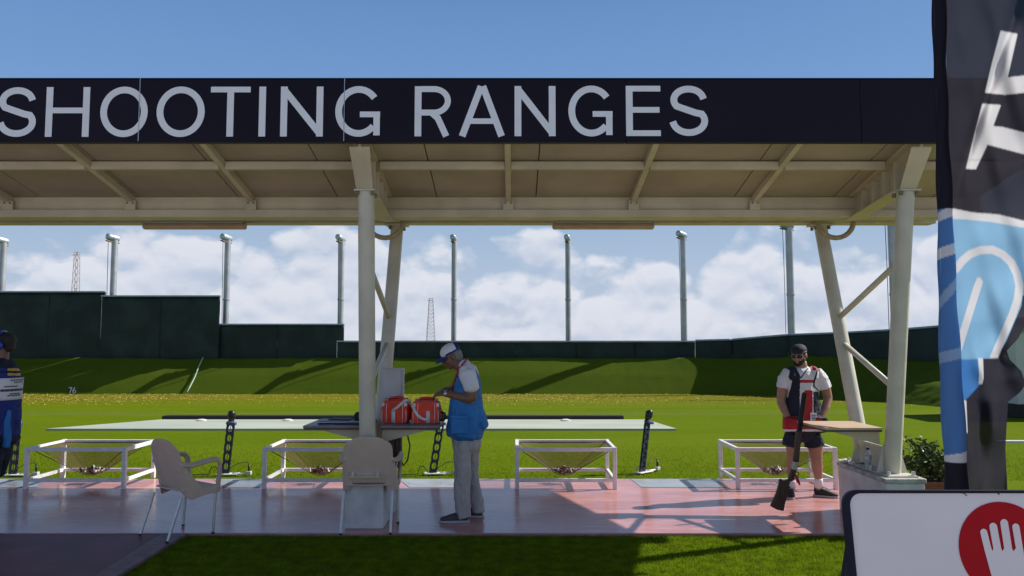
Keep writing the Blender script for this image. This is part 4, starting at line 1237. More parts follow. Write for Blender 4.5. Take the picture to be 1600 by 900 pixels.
# ---- orange sports bags on the right shelf of the middle column
def bag(px0, px1, pyt, Y, label, seed, turn, strap):
    a, b = P(px0, 640, Y), P(px1, 640, Y)
    z0 = ZS + .001; H = P(px0, pyt, Y).z - z0; W = b.x - a.x; D = .26
    r = thing('sports_bag', label, 'bag', 'orange bags on the shelf')
    mb = MB(); secs = []
    n = 28
    for k in range(15):
        t = k / 14; y = -D / 2 + D * t
        e = 1 - .10 * abs(2 * t - 1) ** 3
        ring = []
        for i in range(n):
            an = 2 * math.pi * i / n
            c, s_ = math.cos(an), math.sin(an)
            c = math.copysign(abs(c) ** .36, c); s_ = math.copysign(abs(s_) ** (.38 if s_ > 0 else .25), s_)
            x = c * W / 2 * e * (1 - .10 * max(0, s_)); z = H / 2 + s_ * H / 2 * (e if s_ > 0 else 1)
            wv = .009 * mnoise.noise(Vector((x * 16 + seed, y * 16, z * 16)))
            ring.append(Vector((x + wv, y + wv, max(0, z + wv * .6 * (1 if z > .02 else 0)))))
        secs.append(ring)
    mb.ringloft(secs)
    body = mb.build('bag_body', 'orange_bag', r, smooth=True, angle=60)
    sk = .004
    def wrap(xc, wd, name, m, z_lo=.004, z_hi=None, off=sk):
        """band lying on the near face and over the top of the bag"""
        zz = z_hi or H
        vs, fs = [], []
        path = [(-D / 2 - off, z_lo), (-D / 2 - off - .004, H * .3), (-D / 2 - off - .004, H * .55), (-D / 2 + .004 - off, H * .80), (-D / 2 + .018 - off, H * .93), (-D / 2 + .05, H + off * 1.2)]
        path = [(y, z) for y, z in path if z <= zz + .02]
        if z_hi is None: path += [(0, H + off * 1.3), (D / 2 - .06, H + off * 1.2)]
        for y, z in path: vs += [(xc - wd / 2, y, z), (xc + wd / 2, y, z)]
        fs = [(2 * i, 2 * i + 1, 2 * i + 3, 2 * i + 2) for i in range(len(path) - 1)]
        o = MB().add(vs, fs).build(name, m, r, smooth=True, fix=False)
        s = o.modifiers.new('t', 'SOLIDIFY'); s.thickness = .006; s.offset = 0
        return o
    wrap(W * .0 - .005 if strap > 0 else W * .08, .036, 'webbing', 'white_strap', z_hi=H * .62, off=.006)
    for xc in (-W * .26, W * .30): wrap(xc, .006, 'piping', 'white_strap', off=.005)
    for xc in (-W * .41, W * .42): wrap(xc, .006, 'piping', 'white_strap', z_hi=H * .7, off=.005)
    MB().box((-W * .38, -D / 2 - .006, H * .80), (.028, .012, .035)).build('end_tab', 'white_strap', r, bevel=.003)
    MB().box((W * .40, -D / 2 - .004, H * .80), (.028, .012, .035)).build('end_tab', 'white_strap', r, bevel=.003)
    for s_ in (-1, 1):
        pts = [(-.075, s_ * .05, H - .004), (-.06, s_ * .055, H + .012), (0, s_ * .06, H + .018), (.06, s_ * .055, H + .012), (.075, s_ * .05, H - .004)]
        MB().tube(pts, 1, 4, True, 0, flat=(.020, .007, (0, s_ * .4, 1))).build('handle', 'orange_bag', r, smooth=True)
    MB().box((0, 0, H + .003), (W * .8, .014, .008)).build('zip', 'dark_nylon', r)
    if strap > 0:
        pts = [(-.015, -D / 2 - .012, H * .55), (.03, -D / 2 - .016, H * .66), (.075, -D / 2 - .012, H * .84), (.115, -D / 2 + .02, H * .99), (.16, -D / 2 + .05, H * .93)]
    else:
        pts = [(-.135, -D / 2 + .02, H * .86), (-.115, -D / 2 - .010, H * .66), (-.085, -D / 2 - .016, H * .40), (-.04, -D / 2 - .018, H * .24), (.0, -D / 2 - .018, H * .18), (.035, -D / 2 - .014, H * .26)]
    MB().tube(pts, 1, 4, True, 0, flat=(.026, .005, (.25, -1, .35))).build('shoulder_strap', 'white_strap', r, smooth=True)
    if strap < 0:
        MB().tube([(W / 2 - .005, -.02, .02), (W / 2 + .03, -.03, .025), (W / 2 + .045, -.03, .06), (W / 2 + .03, -.03, .095), (W / 2 - .005, -.02, .10)], .011, 8).build('side_grip', 'black', r, smooth=True)
    r.location = ((a.x + b.x) / 2, Y + D / 2, z0); r.rotation_euler = (0, 0, turn)
    return r
bag(594, 639.5, 624.5, 7.62, 'orange red sports bag with a white strap, against the middle column', 1, R(-3), 1)
bag(640.5, 687.5, 625.5, 7.60, 'orange red sports bag with a drooping white strap, nearer the official', 2, R(3), -1)

# dark things lying on the left shelf of the middle column
r = thing('paper_folder', 'dark blue folder lying on the left shelf of the middle column', 'folder')
MB().box2((-.21, -.13, 0), (.21, .13, .012)).build('cover', 'navy_plastic', r, bevel=.003)
MB().box2((-.20, -.125, .013), (.205, .12, .024)).build('pages', 'cabinet', r)
MB().box2((-.205, -.128, .025), (.21, .13, .030)).build('cover', 'navy_plastic', r)
r.location = (-1.70, 7.70, ZS + .0005); r.rotation_euler = (0, 0, R(8))
r = thing('dark_pouch', 'small dark navy pouch on the left shelf against the middle column', 'pouch')
mb = MB(); mb.loft([((-.06, 0, .055), .05, .052), ((0, 0, .06), .055, .056), ((.05, 0, .058), .05, .052)], side=(0, 1, 0), n=18, power=3)
mb.build('pouch_body', 'navy_cloth', r, smooth=True)
MB().box((0, -.052, .07), (.08, .012, .05)).build('flap', 'dark_nylon', r, bevel=.004)
r.location = (-1.475, 7.66, ZS + .001)
for k in range(2):
    o = MB().box2((-.11, -.07, 0), (.11, .07, .008)).build('score_pad', 'dark_nylon', bevel=.002)
    o.location = (-1.60 - .1 * k, 7.56 + .02 * k, ZS + .0005 if k == 0 else ZS + .0315)
    if k: o.location = (-1.70, 7.72, ZS + .031); o.rotation_euler = (0, 0, R(-12))
    tag(o, ['dark flat pad lying directly on the left grey shelf beside the pouch', 'dark flat pad lying on top of the blue folder'][k], 'pad')

# ---- water bottle on the right block
r = thing('water_bottle', 'clear plastic water bottle with a dark cap between the legs of the right column', 'bottle')
MB().tube([(0, 0, 0), (0, 0, .006), (0, 0, .07), (0, 0, .075), (0, 0, .08), (0, 0, .14), (0, 0, .175), (0, 0, .185)], [.026, .032, .032, .030, .032, .032, .014, .013], 18).build('bottle_body', 'clear', r, smooth=True)
MB().tube([(0, 0, .183), (0, 0, .203)], .016, 14).build('cap', 'navy_plastic', r, smooth=True, angle=40)
MB().tube([(0, 0, .085), (0, 0, .125)], .0328, 18, caps=False).build('label', 'pole_cap', r, smooth=True)
r.location = (CX[1] - .135, 7.66, .514)
# crumpled litter on the block's back corner
for k in range(2):
    o = MB()
    o.ball((0, 0, .02), (.06 - .02 * k, .04, .022), None, 9, 6)
    for i, v in enumerate(o.v):
        o.v[i] = (v[0] + .012 * mnoise.noise(Vector(v) * 60), v[1], max(0, v[2] + .012 * mnoise.noise(Vector(v) * 45 + Vector((k, 0, 0)))))
    b = o.build('paper_scrap', 'white_strap')
    b.location = (3.455 + .06 * k, 8.10 - .05 * k, .5) if k == 0 else (3.49, 7.98, .5)
    tag(b, ['crumpled white paper scrap on the far corner of the right block', 'smaller white paper scrap on the right block, nearer its base plate'][k], 'scrap')

# ---- planter with a leafy shrub
pl, pr_ = P(1436, 757, 8.9), P(1495, 757, 8.9)
r = thing('planter', 'terracotta trough holding a leafy green shrub right of the right column', 'planter')
hx = (pr_.x - pl.x) / 2 + .06
mb = MB()
hz_ = .20
out = [(-hx, -.17), (hx, -.17), (hx, .17), (-hx, .17)]
def rect(s, z): return [Vector((x * s, y * s, z)) for x, y in out]
mb.ringloft([rect(.86, 0), rect(.98, hz_ - .04), rect(1.04, hz_ - .04), rect(1.04, hz_), rect(.93, hz_), rect(.90, hz_ - .05)])
mb.build('trough', 'terracotta', r, bevel=.006)
MB().box2((-hx * .88, -.15, hz_ - .055), (hx * .88, .15, hz_ - .02)).build('soil', 'soil', r)
rr = random.Random(12)
st, lv = MB(), []
for k in range(46):
    x = rr.uniform(-hx * .8, hx * .75); y = rr.uniform(-.12, .12)
    lean = Vector((x * 1.3 + rr.uniform(-.25, .25), rr.uniform(-.25, .25), 0))
    h = rr.uniform(.24, .50) * (1 - .25 * max(0, (x + .05) / hx))
    p0 = Vector((x, y, hz_ - .03)); p2 = p0 + lean * .8 + Vector((0, 0, h)); p1 = (p0 + p2) / 2 + lean * -.12 + Vector((0, 0, .05))
    path = [p0 * (1 - t) ** 2 + p1 * 2 * t * (1 - t) + p2 * t * t for t in (0, .25, .5, .75, 1)]
    st.tube(path, [.006, .005, .004, .003, .002], 5)
    for m in range(38):
        t = rr.uniform(.12, 1.02); c = p0 * (1 - t) ** 2 + p1 * 2 * t * (1 - t) + p2 * t * t
        d = Vector((rr.uniform(-1, 1), rr.uniform(-1, 1), rr.uniform(-.25, .8))).normalized()
        c = c + d * rr.uniform(.005, .035)
        s_ = d.cross(Vector((rr.uniform(-1, 1), rr.uniform(-1, 1), rr.uniform(-1, 1)))).normalized()
        ln, wd = rr.uniform(.038, .066), rr.uniform(.012, .020)
        up = d.cross(s_) * .008
        lv += [c, c + d * ln * .5 + s_ * wd - up, c + d * ln, c + d * ln * .5 - s_ * wd - up]
st.build('stems', 'stem', r, fix=False)['kind'] = 'stuff'
fo = fast_mesh('foliage', [tuple(p) for p in lv], 4, 'leaf', 'stuff'); fo.parent = r
r.location = ((pl.x + pr_.x) / 2 + .03, 9.02, 0.0 if pr_.x < 4.35 else -LAWN_DROP)

# ---- shotgun leaning on the wooden shelf
bt, mz = G(1213, 793), P(1257.5, 614, 7.92)
bt.y = 7.93; bt.x = P(1213, 793, 7.93).x; bt.z = 0.0
ax = (mz - bt); Lg = ax.length; ax.normalize()
r = thing('shotgun', 'over and under shotgun standing on its butt, leaning on the wooden shelf', 'shotgun')
fwd = Vector((0, -1, 0)); sd = (fwd - ax * fwd.dot(ax)).normalized()     # thickness
dn = ax.cross(sd).normalized()
dn = dn if dn.x > 0 else -dn            # towards the trigger side (right in the photo)
def gp(px, py):  # point on the gun's plane
    return P(px, py, 7.93)
def gpoly(pts, th, name, m, y=7.93, bevel=.008):
    q = [P(a, b, y) for a, b in pts]
    for p in q: p.y = y - th / 2; p.z = max(p.z, 0.001)
    return MB().prism(q, (0, th, 0)).build(name, m, r, bevel=bevel)
gpoly([(1203, 790.5), (1212, 771), (1217, 754), (1216.5, 749.5), (1220, 747.5), (1224, 751), (1232, 748), (1236, 748), (1233, 757), (1231, 768), (1226, 788), (1224, 798.5), (1213, 796)], .042, 'stock', 'gun_wood', bevel=.012)
gpoly([(1231, 749), (1236, 731), (1245, 733), (1240, 748), (1236, 753)], .046, 'grip', 'gun_wood', bevel=.012)
gpoly([(1236, 733), (1239, 720), (1247, 722), (1244.5, 736)], .044, 'receiver', 'gun_steel', bevel=.006)
gpoly([(1239.3, 720), (1244, 672), (1252, 673), (1247.5, 722)], .046, 'fore_end', 'gun_wood', bevel=.010)
for o_ in (-.011, .011):
    a = P(1243.2, 722, 7.93) + Vector((o_, 0, 0)); b = P(1257.5, 614, 7.93) + Vector((o_, 0, 0))
    MB().tube([a, b], .0125, 10).build('barrel', 'gun_metal', r, smooth=True, angle=50)
a, b = P(1243.2, 722, 7.93) + Vector((-.026, 0, 0)), P(1257.5, 614, 7.93) + Vector((-.026, 0, 0))
MB().beam(a, b, .009, .006, (1, 0, 0)).build('rib', 'gun_metal', r)
c = P(1244, 744, 7.93)
MB().tube([P(1242, 736, 7.93), P(1248, 739, 7.93), P(1247, 747, 7.93), P(1240, 748, 7.93)], .005, 6).build('trigger_guard', 'gun_metal', r, smooth=True)
MB().tube([P(1240, 739, 7.9), P(1244, 744, 7.89), P(1247, 752, 7.89), P(1250, 758, 7.9)], [.006, .012, .016, .006], 8).build('sling_tag', 'red_cloth', r, smooth=True)
settle(r, (bt.x, 7.93, 0))

# ---- stop board in front, on a leaning frame
YS = 3.0
tl = P(1316, 765.5, YS); R0 = Matrix.Rotation(R(-9), 4, 'X')
cxs = P(1563, 857, YS).x
W = (cxs - tl.x) * 2; Hs = 1.02
r = thing('stop_board', 'white board with a navy rim and a red stop hand, beside the flag', 'sign board')
def SB(x, z, y=0.0):   # board coordinates: x from the left edge, z from the top edge
    return Vector((tl.x + x, YS, tl.z)) + R0 @ Vector((0, y, z))
def rrect(x0, x1, z0, z1, rad, y, n=8):
    pts = []
    for cx_, cz_, a0 in ((x1 - rad, z1 - rad, 0), (x0 + rad, z1 - rad, 90), (x0 + rad, z0 + rad, 180), (x1 - rad, z0 + rad, 270)):
        for k in range(n + 1):
            a = R(a0 + 90 * k / n); pts.append(SB(cx_ + rad * math.cos(a), cz_ + rad * math.sin(a), y))
    return pts
mb = MB(); dy = R0 @ Vector((0, .026, 0))
mb.prism(rrect(.018, W - .018, -Hs + .018, -.010, .04, .004), dy * .6)
mb.build('panel', 'sign_white', r)
mb = MB()
oo, ii = rrect(0, W, -Hs, 0, .055, -.006), rrect(.0225, W - .0225, -Hs + .0225, -.0125, .045, -.006)
ob, ib = [p + dy * 1.2 for p in oo], [p + dy * 1.2 for p in ii]
mb.ringloft([ii, oo, ob, ib, ii], caps=False)
mb.build('rim', 'sign_navy', r, bevel=.003, smooth=False)
# red disc with the hand left white
cz = (P(0, 857, YS).z - tl.z); rad = .176
def disc(cx_, cz_, rad_, y, m, name, n=64):
    pts = [SB(cx_ + rad_ * math.cos(2 * math.pi * k / n), cz_ + rad_ * math.sin(2 * math.pi * k / n), y) for k in range(n)]
    return MB().prism(pts, R0 @ Vector((0, .0012, 0))).build(name, m, r)
disc(W / 2, cz, rad, .0018, 'sign_red', 'red_disc')
def sp(px, py):  # photo point -> board coordinates
    p = P(px, py, YS); return (p.x - tl.x, (p.z - tl.z) * 1.012)
def capsule(px, y0, y1, w, lean=0, n=8):
    """finger: rounded top at y0, runs down to y1"""
    a, b = sp(px, y0), sp(px + lean, y1); hw = w * YS / 1200 / 2
    d = Vector((a[0] - b[0], a[1] - b[1])).normalized(); s = Vector((-d.y, d.x))
    top = Vector(a) - d * hw
    pts = [Vector(b) - s * hw]
    pts = [Vector(b) - s * hw] + [top + (-s * math.cos(math.pi * k / n) + d * math.sin(math.pi * k / n)) * hw for k in range(n + 1)] + [Vector(b) + s * hw]
    return [SB(p.x, p.y, .0004) for p in pts]
hand = MB(); dd = R0 @ Vector((0, .001, 0))
def finger(px, y0, w, lean, yl, yr, n=8):
    """outline of one finger: up its left side from yl, round the tip, down the right side to yr"""
    hw = w / 2; out = [(px - hw + lean * (yl - y0) / 38, yl)]
    out += [(px - hw * math.cos(math.pi * k / n), y0 + hw - hw * math.sin(math.pi * k / n)) for k in range(n + 1)]
    return out + [(px + hw + lean * (yr - y0) / 38, yr)]
ol = [(1543, 915), (1538, 900)]
for k, (px, y0, w, ln, yl, yr) in enumerate(((1531, 824, 11, 5, 856, 853), (1546.5, 815, 12, 3, 853, 853), (1564, 809.5, 12, 2, 853, 853), (1581.5, 816, 11, 2.4, 853, 872))):
    ol += finger(px, y0, w, ln, yl, yr)
    if k < 3: ol.append((ol[-1][0] + 1.4, 857.5))
ol += [(1593, 877), (1598, 879), (1603, 877), (1612, 868), (1619, 866), (1621, 872), (1612, 888), (1603, 905), (1594, 918), (1580, 926), (1553, 926)]
hand.prism([SB(*sp(a, b), -.0006) for a, b in ol], dd)
hand.build('white_hand', 'sign_white', r)
for (a, b), (c_, d_) in (((1501, 769.5), (1503, 771)), ((1505, 770), (1510.5, 774.5)), ((1560, 770.5), (1561.5, 773))):
    ribbon(hm := MB(), [sp(a, b), sp(c_, d_)], .0035, Vector((tl.x, YS, tl.z)), UX, (R0 @ Vector((0, 0, 1))).to_3d() if False else UZ, 0.0, .0)
    q = [sp(a, b), sp(c_, d_)]
    MB().beam(SB(*q[0], .003), SB(*q[1], .003), .003, .003, (0, 1, 0)).build('scratch', 'black', r)
for x in (.06, W - .06):
    MB().beam(SB(x, -Hs + .01, .02), (tl.x + x, SB(0, -Hs).y - .02, .0), .03, .03, (0, 1, 0)).build('leg', 'sign_navy', r)
    MB().beam(SB(x, -.10, .045), (tl.x + x, YS + .45, .0), .03, .03, (0, 1, 0)).build('leg', 'sign_navy', r)
g_ = Vector((tl.x + W / 2, YS, 0)); settle(r, (g_.x, YS, -LAWN_DROP * .9))

# ---- feather flag
YFL = 3.85
r = thing('feather_flag', 'tall black feather flag with white letters and a light blue emblem', 'flag')
def lerp_tab(t, tab):
    for (a, va), (b, vb) in zip(tab[:-1], tab[1:]):
        if t <= b: return va + (vb - va) * (t - a) / (b - a) if t > a else va
    return tab[-1][1]
XS = [(-160, 1476), (0, 1478), (100, 1478.5), (200, 1482), (300, 1487), (400, 1491), (500, 1496), (600, 1503), (700, 1509), (766, 1512)]
XR = [(-160, 1690), (0, 1700), (300, 1700), (430, 1680), (470, 1630), (500, 1607), (530, 1590), (548, 1573), (562, 1578), (580, 1596), (600, 1603), (613, 1594), (628, 1575), (700, 1571), (766, 1574), (790, 1572)]
XL = [(-160, 1456), (0, 1459), (100, 1461), (200, 1464), (350, 1468), (500, 1470), (620, 1473), (700, 1478), (766, 1480)]
polys = {
    'w': [[(1563.6, 48), (1590, 53), (1574.5, 121), (1600, 118), (1660, 112), (1660, 142), (1600, 145), (1570, 148), (1539, 145), (1549.6, 100)],
          [(1534.7, 162), (1564, 164), (1552, 197), (1565, 198), (1600, 207), (1660, 222), (1660, 256), (1600, 241), (1543, 226), (1525, 264.5), (1509, 264)],
          [(1486, 325), (1520, 332), (1560, 335), (1600, 345), (1700, 372), (1700, 384), (1600, 356), (1550, 347), (1510, 343), (1486, 342)],
          [(1532, 434), (1536, 440), (1533, 450), (1508, 530), (1500, 556), (1494, 556), (1499, 520), (1522, 445), (1527, 434)],
          [(1528, 559), (1536, 560), (1537, 590), (1535, 600), (1529, 600), (1530, 585)],
          [(1503, 624), (1510, 626), (1512, 676), (1507, 676)]],
    'arc': [[(1494, 420), (1504, 407), (1516, 397), (1532, 391), (1550, 390), (1566, 397), (1580, 410), (1589, 428), (1593, 447), (1590, 468), (1581, 494), (1566, 528), (1553, 558)]],
    'b': [[(1486, 342), (1510, 343), (1550, 347), (1600, 356), (1700, 384), (1700, 420), (1640, 445), (1598, 462), (1596, 478), (1572, 534), (1556, 560), (1495, 562)]],
    'd': [[(1496, 562), (1530, 558), (1532, 600), (1512, 622), (1502, 628)]],
}
def inside(x, y, poly):
    c = False; n = len(poly); j = n - 1
    for i in range(n):
        xi, yi = poly[i]; xj, yj = poly[j]
        if (yi > y) != (yj > y) and x < (xj - xi) * (y - yi) / (yj - yi) + xi: c = not c
        j = i
    return c
def near_line(x, y, pl, w):
    for (ax_, ay_), (bx_, by_) in zip(pl[:-1], pl[1:]):
        dx, dy_ = bx_ - ax_, by_ - ay_; t = ((x - ax_) * dx + (y - ay_) * dy_) / (dx * dx + dy_ * dy_); t = min(1, max(0, t))
        if (x - ax_ - t * dx) ** 2 + (y - ay_ - t * dy_) ** 2 < w * w: return True
    return False
CB, CW, CL, CD = (.016, .015, .026), (.70, .69, .72), (.22, .45, .68), (.045, .20, .52)
def flag_col(x, y):
    for pl in polys['w']:
        if inside(x, y, pl): return CW
    if near_line(x, y, polys['arc'][0], 6.2) and y < 559: return CW
    if inside(x, y, polys['b'][0]): return CL
    if inside(x, y, polys['d'][0]): return CD
    return CB
def sleeve_col(t, y):
    if y < 326: return CB
    if y > 722: return CB
    yy = y + 14 * (t - .5)
    if 326 <= yy < 341 or 383 < yy < 400 or 706 < yy: return CW
    if 462 < yy + 40 * t < 482 or 545 < yy < 562: return (.30, .42, .62)
    return (.09, .22, .50)
nu, nv = 230, 520
vs, cols_, fxy = [], [], []
for j in range(nv + 1):
    y = -160 + 950 * j / nv
    xs0, xr0 = lerp_tab(y, XS), lerp_tab(y, XR)
    for i in range(nu + 1):
        u = i / nu; x = xs0 + (xr0 - xs0) * u
        fold = .030 * math.sin((x - 1470) * .045 + y * .016) * u + .020 * math.sin((x - 1480) * .10 - y * .030 + 1.0) * min(1, u * 3)
        fold += .014 * math.sin((x - 1480) * .03 + y * .065) * min(1, u * 2) * (1 if y > 250 else .35)
        crease = .045 * math.exp(-((x - 1480 - (330 - y) * .34) / 9.0) ** 2) * min(1, u * 6)
        knot = math.exp(-((y - 585) / 45) ** 2)
        fold += knot * (.035 * math.sin(x * .07 + y * .06) + .012 * math.sin(y * .13 - x * .04)) * u
        if y > 600: fold += .018 * math.sin(u * 9 + y * .012) * min(1, u * 3) * min(1, (y - 600) / 70)
        fold += .010 * mnoise.noise(Vector((x * .03, y * .02, 2))) 
        p = P(x, y, YFL + (fold - crease) + .02 - .0031 * (x - xs0))
        vs.append(p); cols_.append(flag_col(x, y)); fxy.append((x, y, (xr0 - xs0) / nu))
fs = [(j * (nu + 1) + i, j * (nu + 1) + i + 1, (j + 1) * (nu + 1) + i + 1, (j + 1) * (nu + 1) + i) for j in range(nv) for i in range(nu)]
sharp = list(cols_)      # the print's edges are averaged over each little cell so they stay crisp but not stepped
for j in range(1, nv):
    for i in range(1, nu):
        q = j * (nu + 1) + i
        if any(sharp[q] != sharp[k] for k in (q - 1, q + 1, q - nu - 1, q + nu + 1)):
            x, y, dx = fxy[q]; acc = [0, 0, 0]
            for a in (-.42, -.14, .14, .42):
                for b_ in (-.42, -.14, .14, .42):
                    c_ = flag_col(x + a * dx * 1.3, y + b_ * 950 / nv * 1.3)
                    for k in range(3): acc[k] += c_[k] / 16
            cols_[q] = tuple(acc)
def flag_material(name, see, trans):
    m = bpy.data.materials.new(name); m.use_nodes = True
    nd, lk = m.node_tree.nodes, m.node_tree.links
    b = nd['Principled BSDF']; b.inputs['Roughness'].default_value = .6; b.inputs['Specular IOR Level'].default_value = .15
    at = N(nd, 'ShaderNodeAttribute', attribute_name='print')
    lk.new(at.outputs['Color'], b.inputs['Base Color'])
    t = N(nd, 'ShaderNodeTexCoord'); n = N(nd, 'ShaderNodeTexNoise'); n.inputs['Scale'].default_value = 260
    lk.new(t.outputs['Object'], n.inputs['Vector'])
    bp = N(nd, 'ShaderNodeBump'); bp.inputs['Strength'].default_value = .15; bp.inputs['Distance'].default_value = .002
    lk.new(n.outputs['Fac'], bp.inputs['Height']); lk.new(bp.outputs[0], b.inputs['Normal'])
    tl_ = N(nd, 'ShaderNodeBsdfTranslucent'); lk.new(mixc(nd, lk, 0.22, at.outputs['Color'], (.085, .080, .095)), tl_.inputs[0])
    tr = N(nd, 'ShaderNodeBsdfTransparent')
    m1, m2 = N(nd, 'ShaderNodeMixShader'), N(nd, 'ShaderNodeMixShader')
    m1.inputs[0].default_value = trans; lk.new(b.outputs[0], m1.inputs[1]); lk.new(tl_.outputs[0], m1.inputs[2])
    m2.inputs[0].default_value = see; lk.new(m1.outputs[0], m2.inputs[1]); lk.new(tr.outputs[0], m2.inputs[2])
    lk.new(m2.outputs[0], nd['Material Output'].inputs[0])
    return m
def with_print(o, cols):
    at = o.data.color_attributes.new('print', 'FLOAT_COLOR', 'POINT')
    at.data.foreach_set('color', np.array([(*c, 1) for c in cols], dtype=np.float32).ravel())
o = MB().add(vs, fs).build('cloth', flag_material('printed_flag_mesh', .035, .55), r, smooth=True, fix=False); with_print(o, cols_)
vs, cols_ = [], []; nu2 = 24
for j in range(nv + 1):
    y = -160 + 950 * j / nv
    a, b = lerp_tab(y, XL), lerp_tab(y, XS) + 1.5
    for i in range(nu2 + 1):
        u = i / nu2; an = math.pi * (1.12 - 1.24 * u)
        mid = (a + b) / 2; hw = (b - a) / 2
        p = P(mid + hw * max(-1, min(1, math.cos(an))), y, YFL); p.y += .012 - math.sin(an) * hw / 1200 * YFL + .006 * math.sin(y * .05 + u * 4)
        vs.append(p); cols_.append(sleeve_col(u, y))
fs = [(j * (nu2 + 1) + i, j * (nu2 + 1) + i + 1, (j + 1) * (nu2 + 1) + i + 1, (j + 1) * (nu2 + 1) + i) for j in range(nv) for i in range(nu2)]
o = MB().add(vs, fs).build('pole_sleeve', flag_material('printed_flag_sleeve', .0, .15), r, smooth=True, fix=False); with_print(o, cols_)
pts = [(P(1497, 790, YFL).x, YFL + .03, -.02)] + [((P(lerp_tab(y, XL), y, YFL).x + P(lerp_tab(y, XS), y, YFL).x) / 2, YFL + .03, P(0, y, YFL).z) for y in (780, 600, 400, 200, 0, -150)]
MB().tube(pts, .016, 10).build('mast', 'steel', r, smooth=True)
for a in (0, 90):
    d_ = Matrix.Rotation(R(a + 20), 3, 'Z') @ Vector((.42, 0, 0))
    c = Vector((pts[0][0], YFL + .03, .0))
    MB().beam(c - d_ + Vector((0, 0, .012 + a / 90 * .022)), c + d_ + Vector((0, 0, .012 + a / 90 * .022)), .04, .02).build('cross_foot', 'steel', r)
settle(r, (pts[0][0], YFL + .03, -.02))

# ---- turf blades close to the camera, clay fragments far off
def turf(name, n, x0, x1, y0, y1, h, w, keep=None, z=-.032):
    x = rng.uniform(x0, x1, n); y = rng.uniform(y0, y1, n)
    if keep is not None:
        k = keep(x, y); x, y = x[k], y[k]; n = len(x)
    a = rng.uniform(0, 2 * np.pi, n); hh = h * rng.uniform(.55, 1.15, n)
    lx, ly = rng.normal(0, .35, n) * hh, rng.normal(0, .35, n) * hh
    dx, dy = np.cos(a) * w, np.sin(a) * w
    base = np.full(n, z)
    v = np.stack([np.stack([x - dx, y - dy, base], 1), np.stack([x + dx, y + dy, base], 1),
                  np.stack([x + lx, y + ly, base + hh], 1)], 1)
    return fast_mesh(name, v, 3, 'blade', 'stuff')
ax0, ay0 = A.x, A.y; bx0, by0 = E.x, E.y
def right_of_path(x, y): return (x - ax0) * (by0 - ay0) - (y - ay0) * (bx0 - ax0) < 0 if ((1 - ax0) * (by0 - ay0) - (5.5 - ay0) * (bx0 - ax0)) < 0 else (x - ax0) * (by0 - ay0) - (y - ay0) * (bx0 - ax0) > 0
turf('near_grass', 170000, -3.6, 4.6, 5.2, SLAB_F - .004, .026, .0026, right_of_path)
turf('lawn_edge_grass', 170000, -8.5, 10, SLAB_B + .002, SLAB_B + 4.0, .028, .0034, lambda x, y: rng.uniform(0, 1, len(x)) < np.clip((SLAB_B + 4.0 - y) / 4.0, 0, 1) ** 1.5)
def clay(name, n, m, sd):
    g = np.random.default_rng(sd)
    y = 34.45 - np.abs(g.normal(0, 4.6, n)); x = g.uniform(-26, 14, n)
    cl = np.sin(x * .9 + y * 2.1) + np.sin(x * .37 + 1.3) + g.normal(0, 1.0, n)
    k = (cl > .1) & (x < 12.0) & (y > 22); x, y = x[k], y[k]; n = len(x)
    z = np.array([gz(a, b) for a, b in zip(x, y)]) - LAWN_DROP + .03
    s = g.uniform(.010, .028, n); a = g.uniform(0, 6.28, n); t = g.uniform(.1, .9, n)
    c, si = np.cos(a) * s, np.sin(a) * s
    v = np.stack([np.stack([x - c, y - si, z - s * t * .3], 1), np.stack([x + si * .7, y - c * .7, z + s * t], 1),
                  np.stack([x + c, y + si, z + s * t * .8], 1), np.stack([x - si * .8, y + c * .8, z], 1)], 1)
    return fast_mesh(name, v, 4, m, 'stuff')
clay('clay_fragments', 16000, 'clay_a', 1)
clay('clay_fragments', 12000, 'clay_b', 2)
# ================================================================== PEOPLE
def rotz(a): return Matrix.Rotation(a, 3, 'Z')
def head_parts(mb, c, face, up, s=1.0):
    """head with jaw, nose, lips, brow, ears; c centre of the skull, face the direction it looks, up its own up"""
    f = Vector(face).normalized(); u = Vector(up); u = (u - f * u.dot(f)).normalized(); r_ = f.cross(u)
    M = Matrix((r_, f, u)).transposed()
    def at(x, y, z): return Vector(c) + M @ (Vector((x, y, z)) * s)
    mb.ball(at(0, -.012, .028), (.074 * s, .094 * s, .088 * s), M)              # cranium
    mb.ball(at(0, .022, -.030), (.064 * s, .072 * s, .085 * s), M)              # face
    mb.ball(at(0, .052, -.088), (.036 * s, .034 * s, .026 * s), M)              # chin
    mb.ball(at(0, .012, -.070), (.058 * s, .055 * s, .045 * s), M)              # jaw
    mb.ball(at(0, .078, .012), (.046 * s, .018 * s, .013 * s), M)               # brow
    mb.loft([(at(0, .084, .006), .009 * s, .010 * s), (at(0, .099, -.014), .011 * s, .012 * s), (at(0, .108, -.032), .015 * s, .012 * s), (at(0, .094, -.042), .013 * s, .010 * s)], side=M @ Vector((1, 0, 0)), n=10)
    mb.ball(at(0, .088, -.058), (.022 * s, .012 * s, .006 * s), M)
    mb.ball(at(0, .087, -.068), (.020 * s, .012 * s, .007 * s), M)
    for k in (-1, 1):
        mb.ball(at(k * .040, .062, -.024), (.024 * s, .024 * s, .020 * s), M)   # cheek
        mb.ball(at(k * .076, -.012, -.012), (.012 * s, .022 * s, .033 * s), M)  # ear
    return at, M
def face_bits(at, M, parent, s=1.0, skin=None):
    for k in (-1, 1):
        e = MB().ball(at(k * .031, .079, -.004), (.013 * s, .010 * s, .008 * s), M, 10, 7).build('eye', 'print_dark', parent, smooth=True)
        MB().tube([at(k * .012, .096, .012), at(k * .031, .093, .017), at(k * .050, .080, .011)], .0045 * s, 6).build('eyebrow', 'hair', parent, smooth=True)
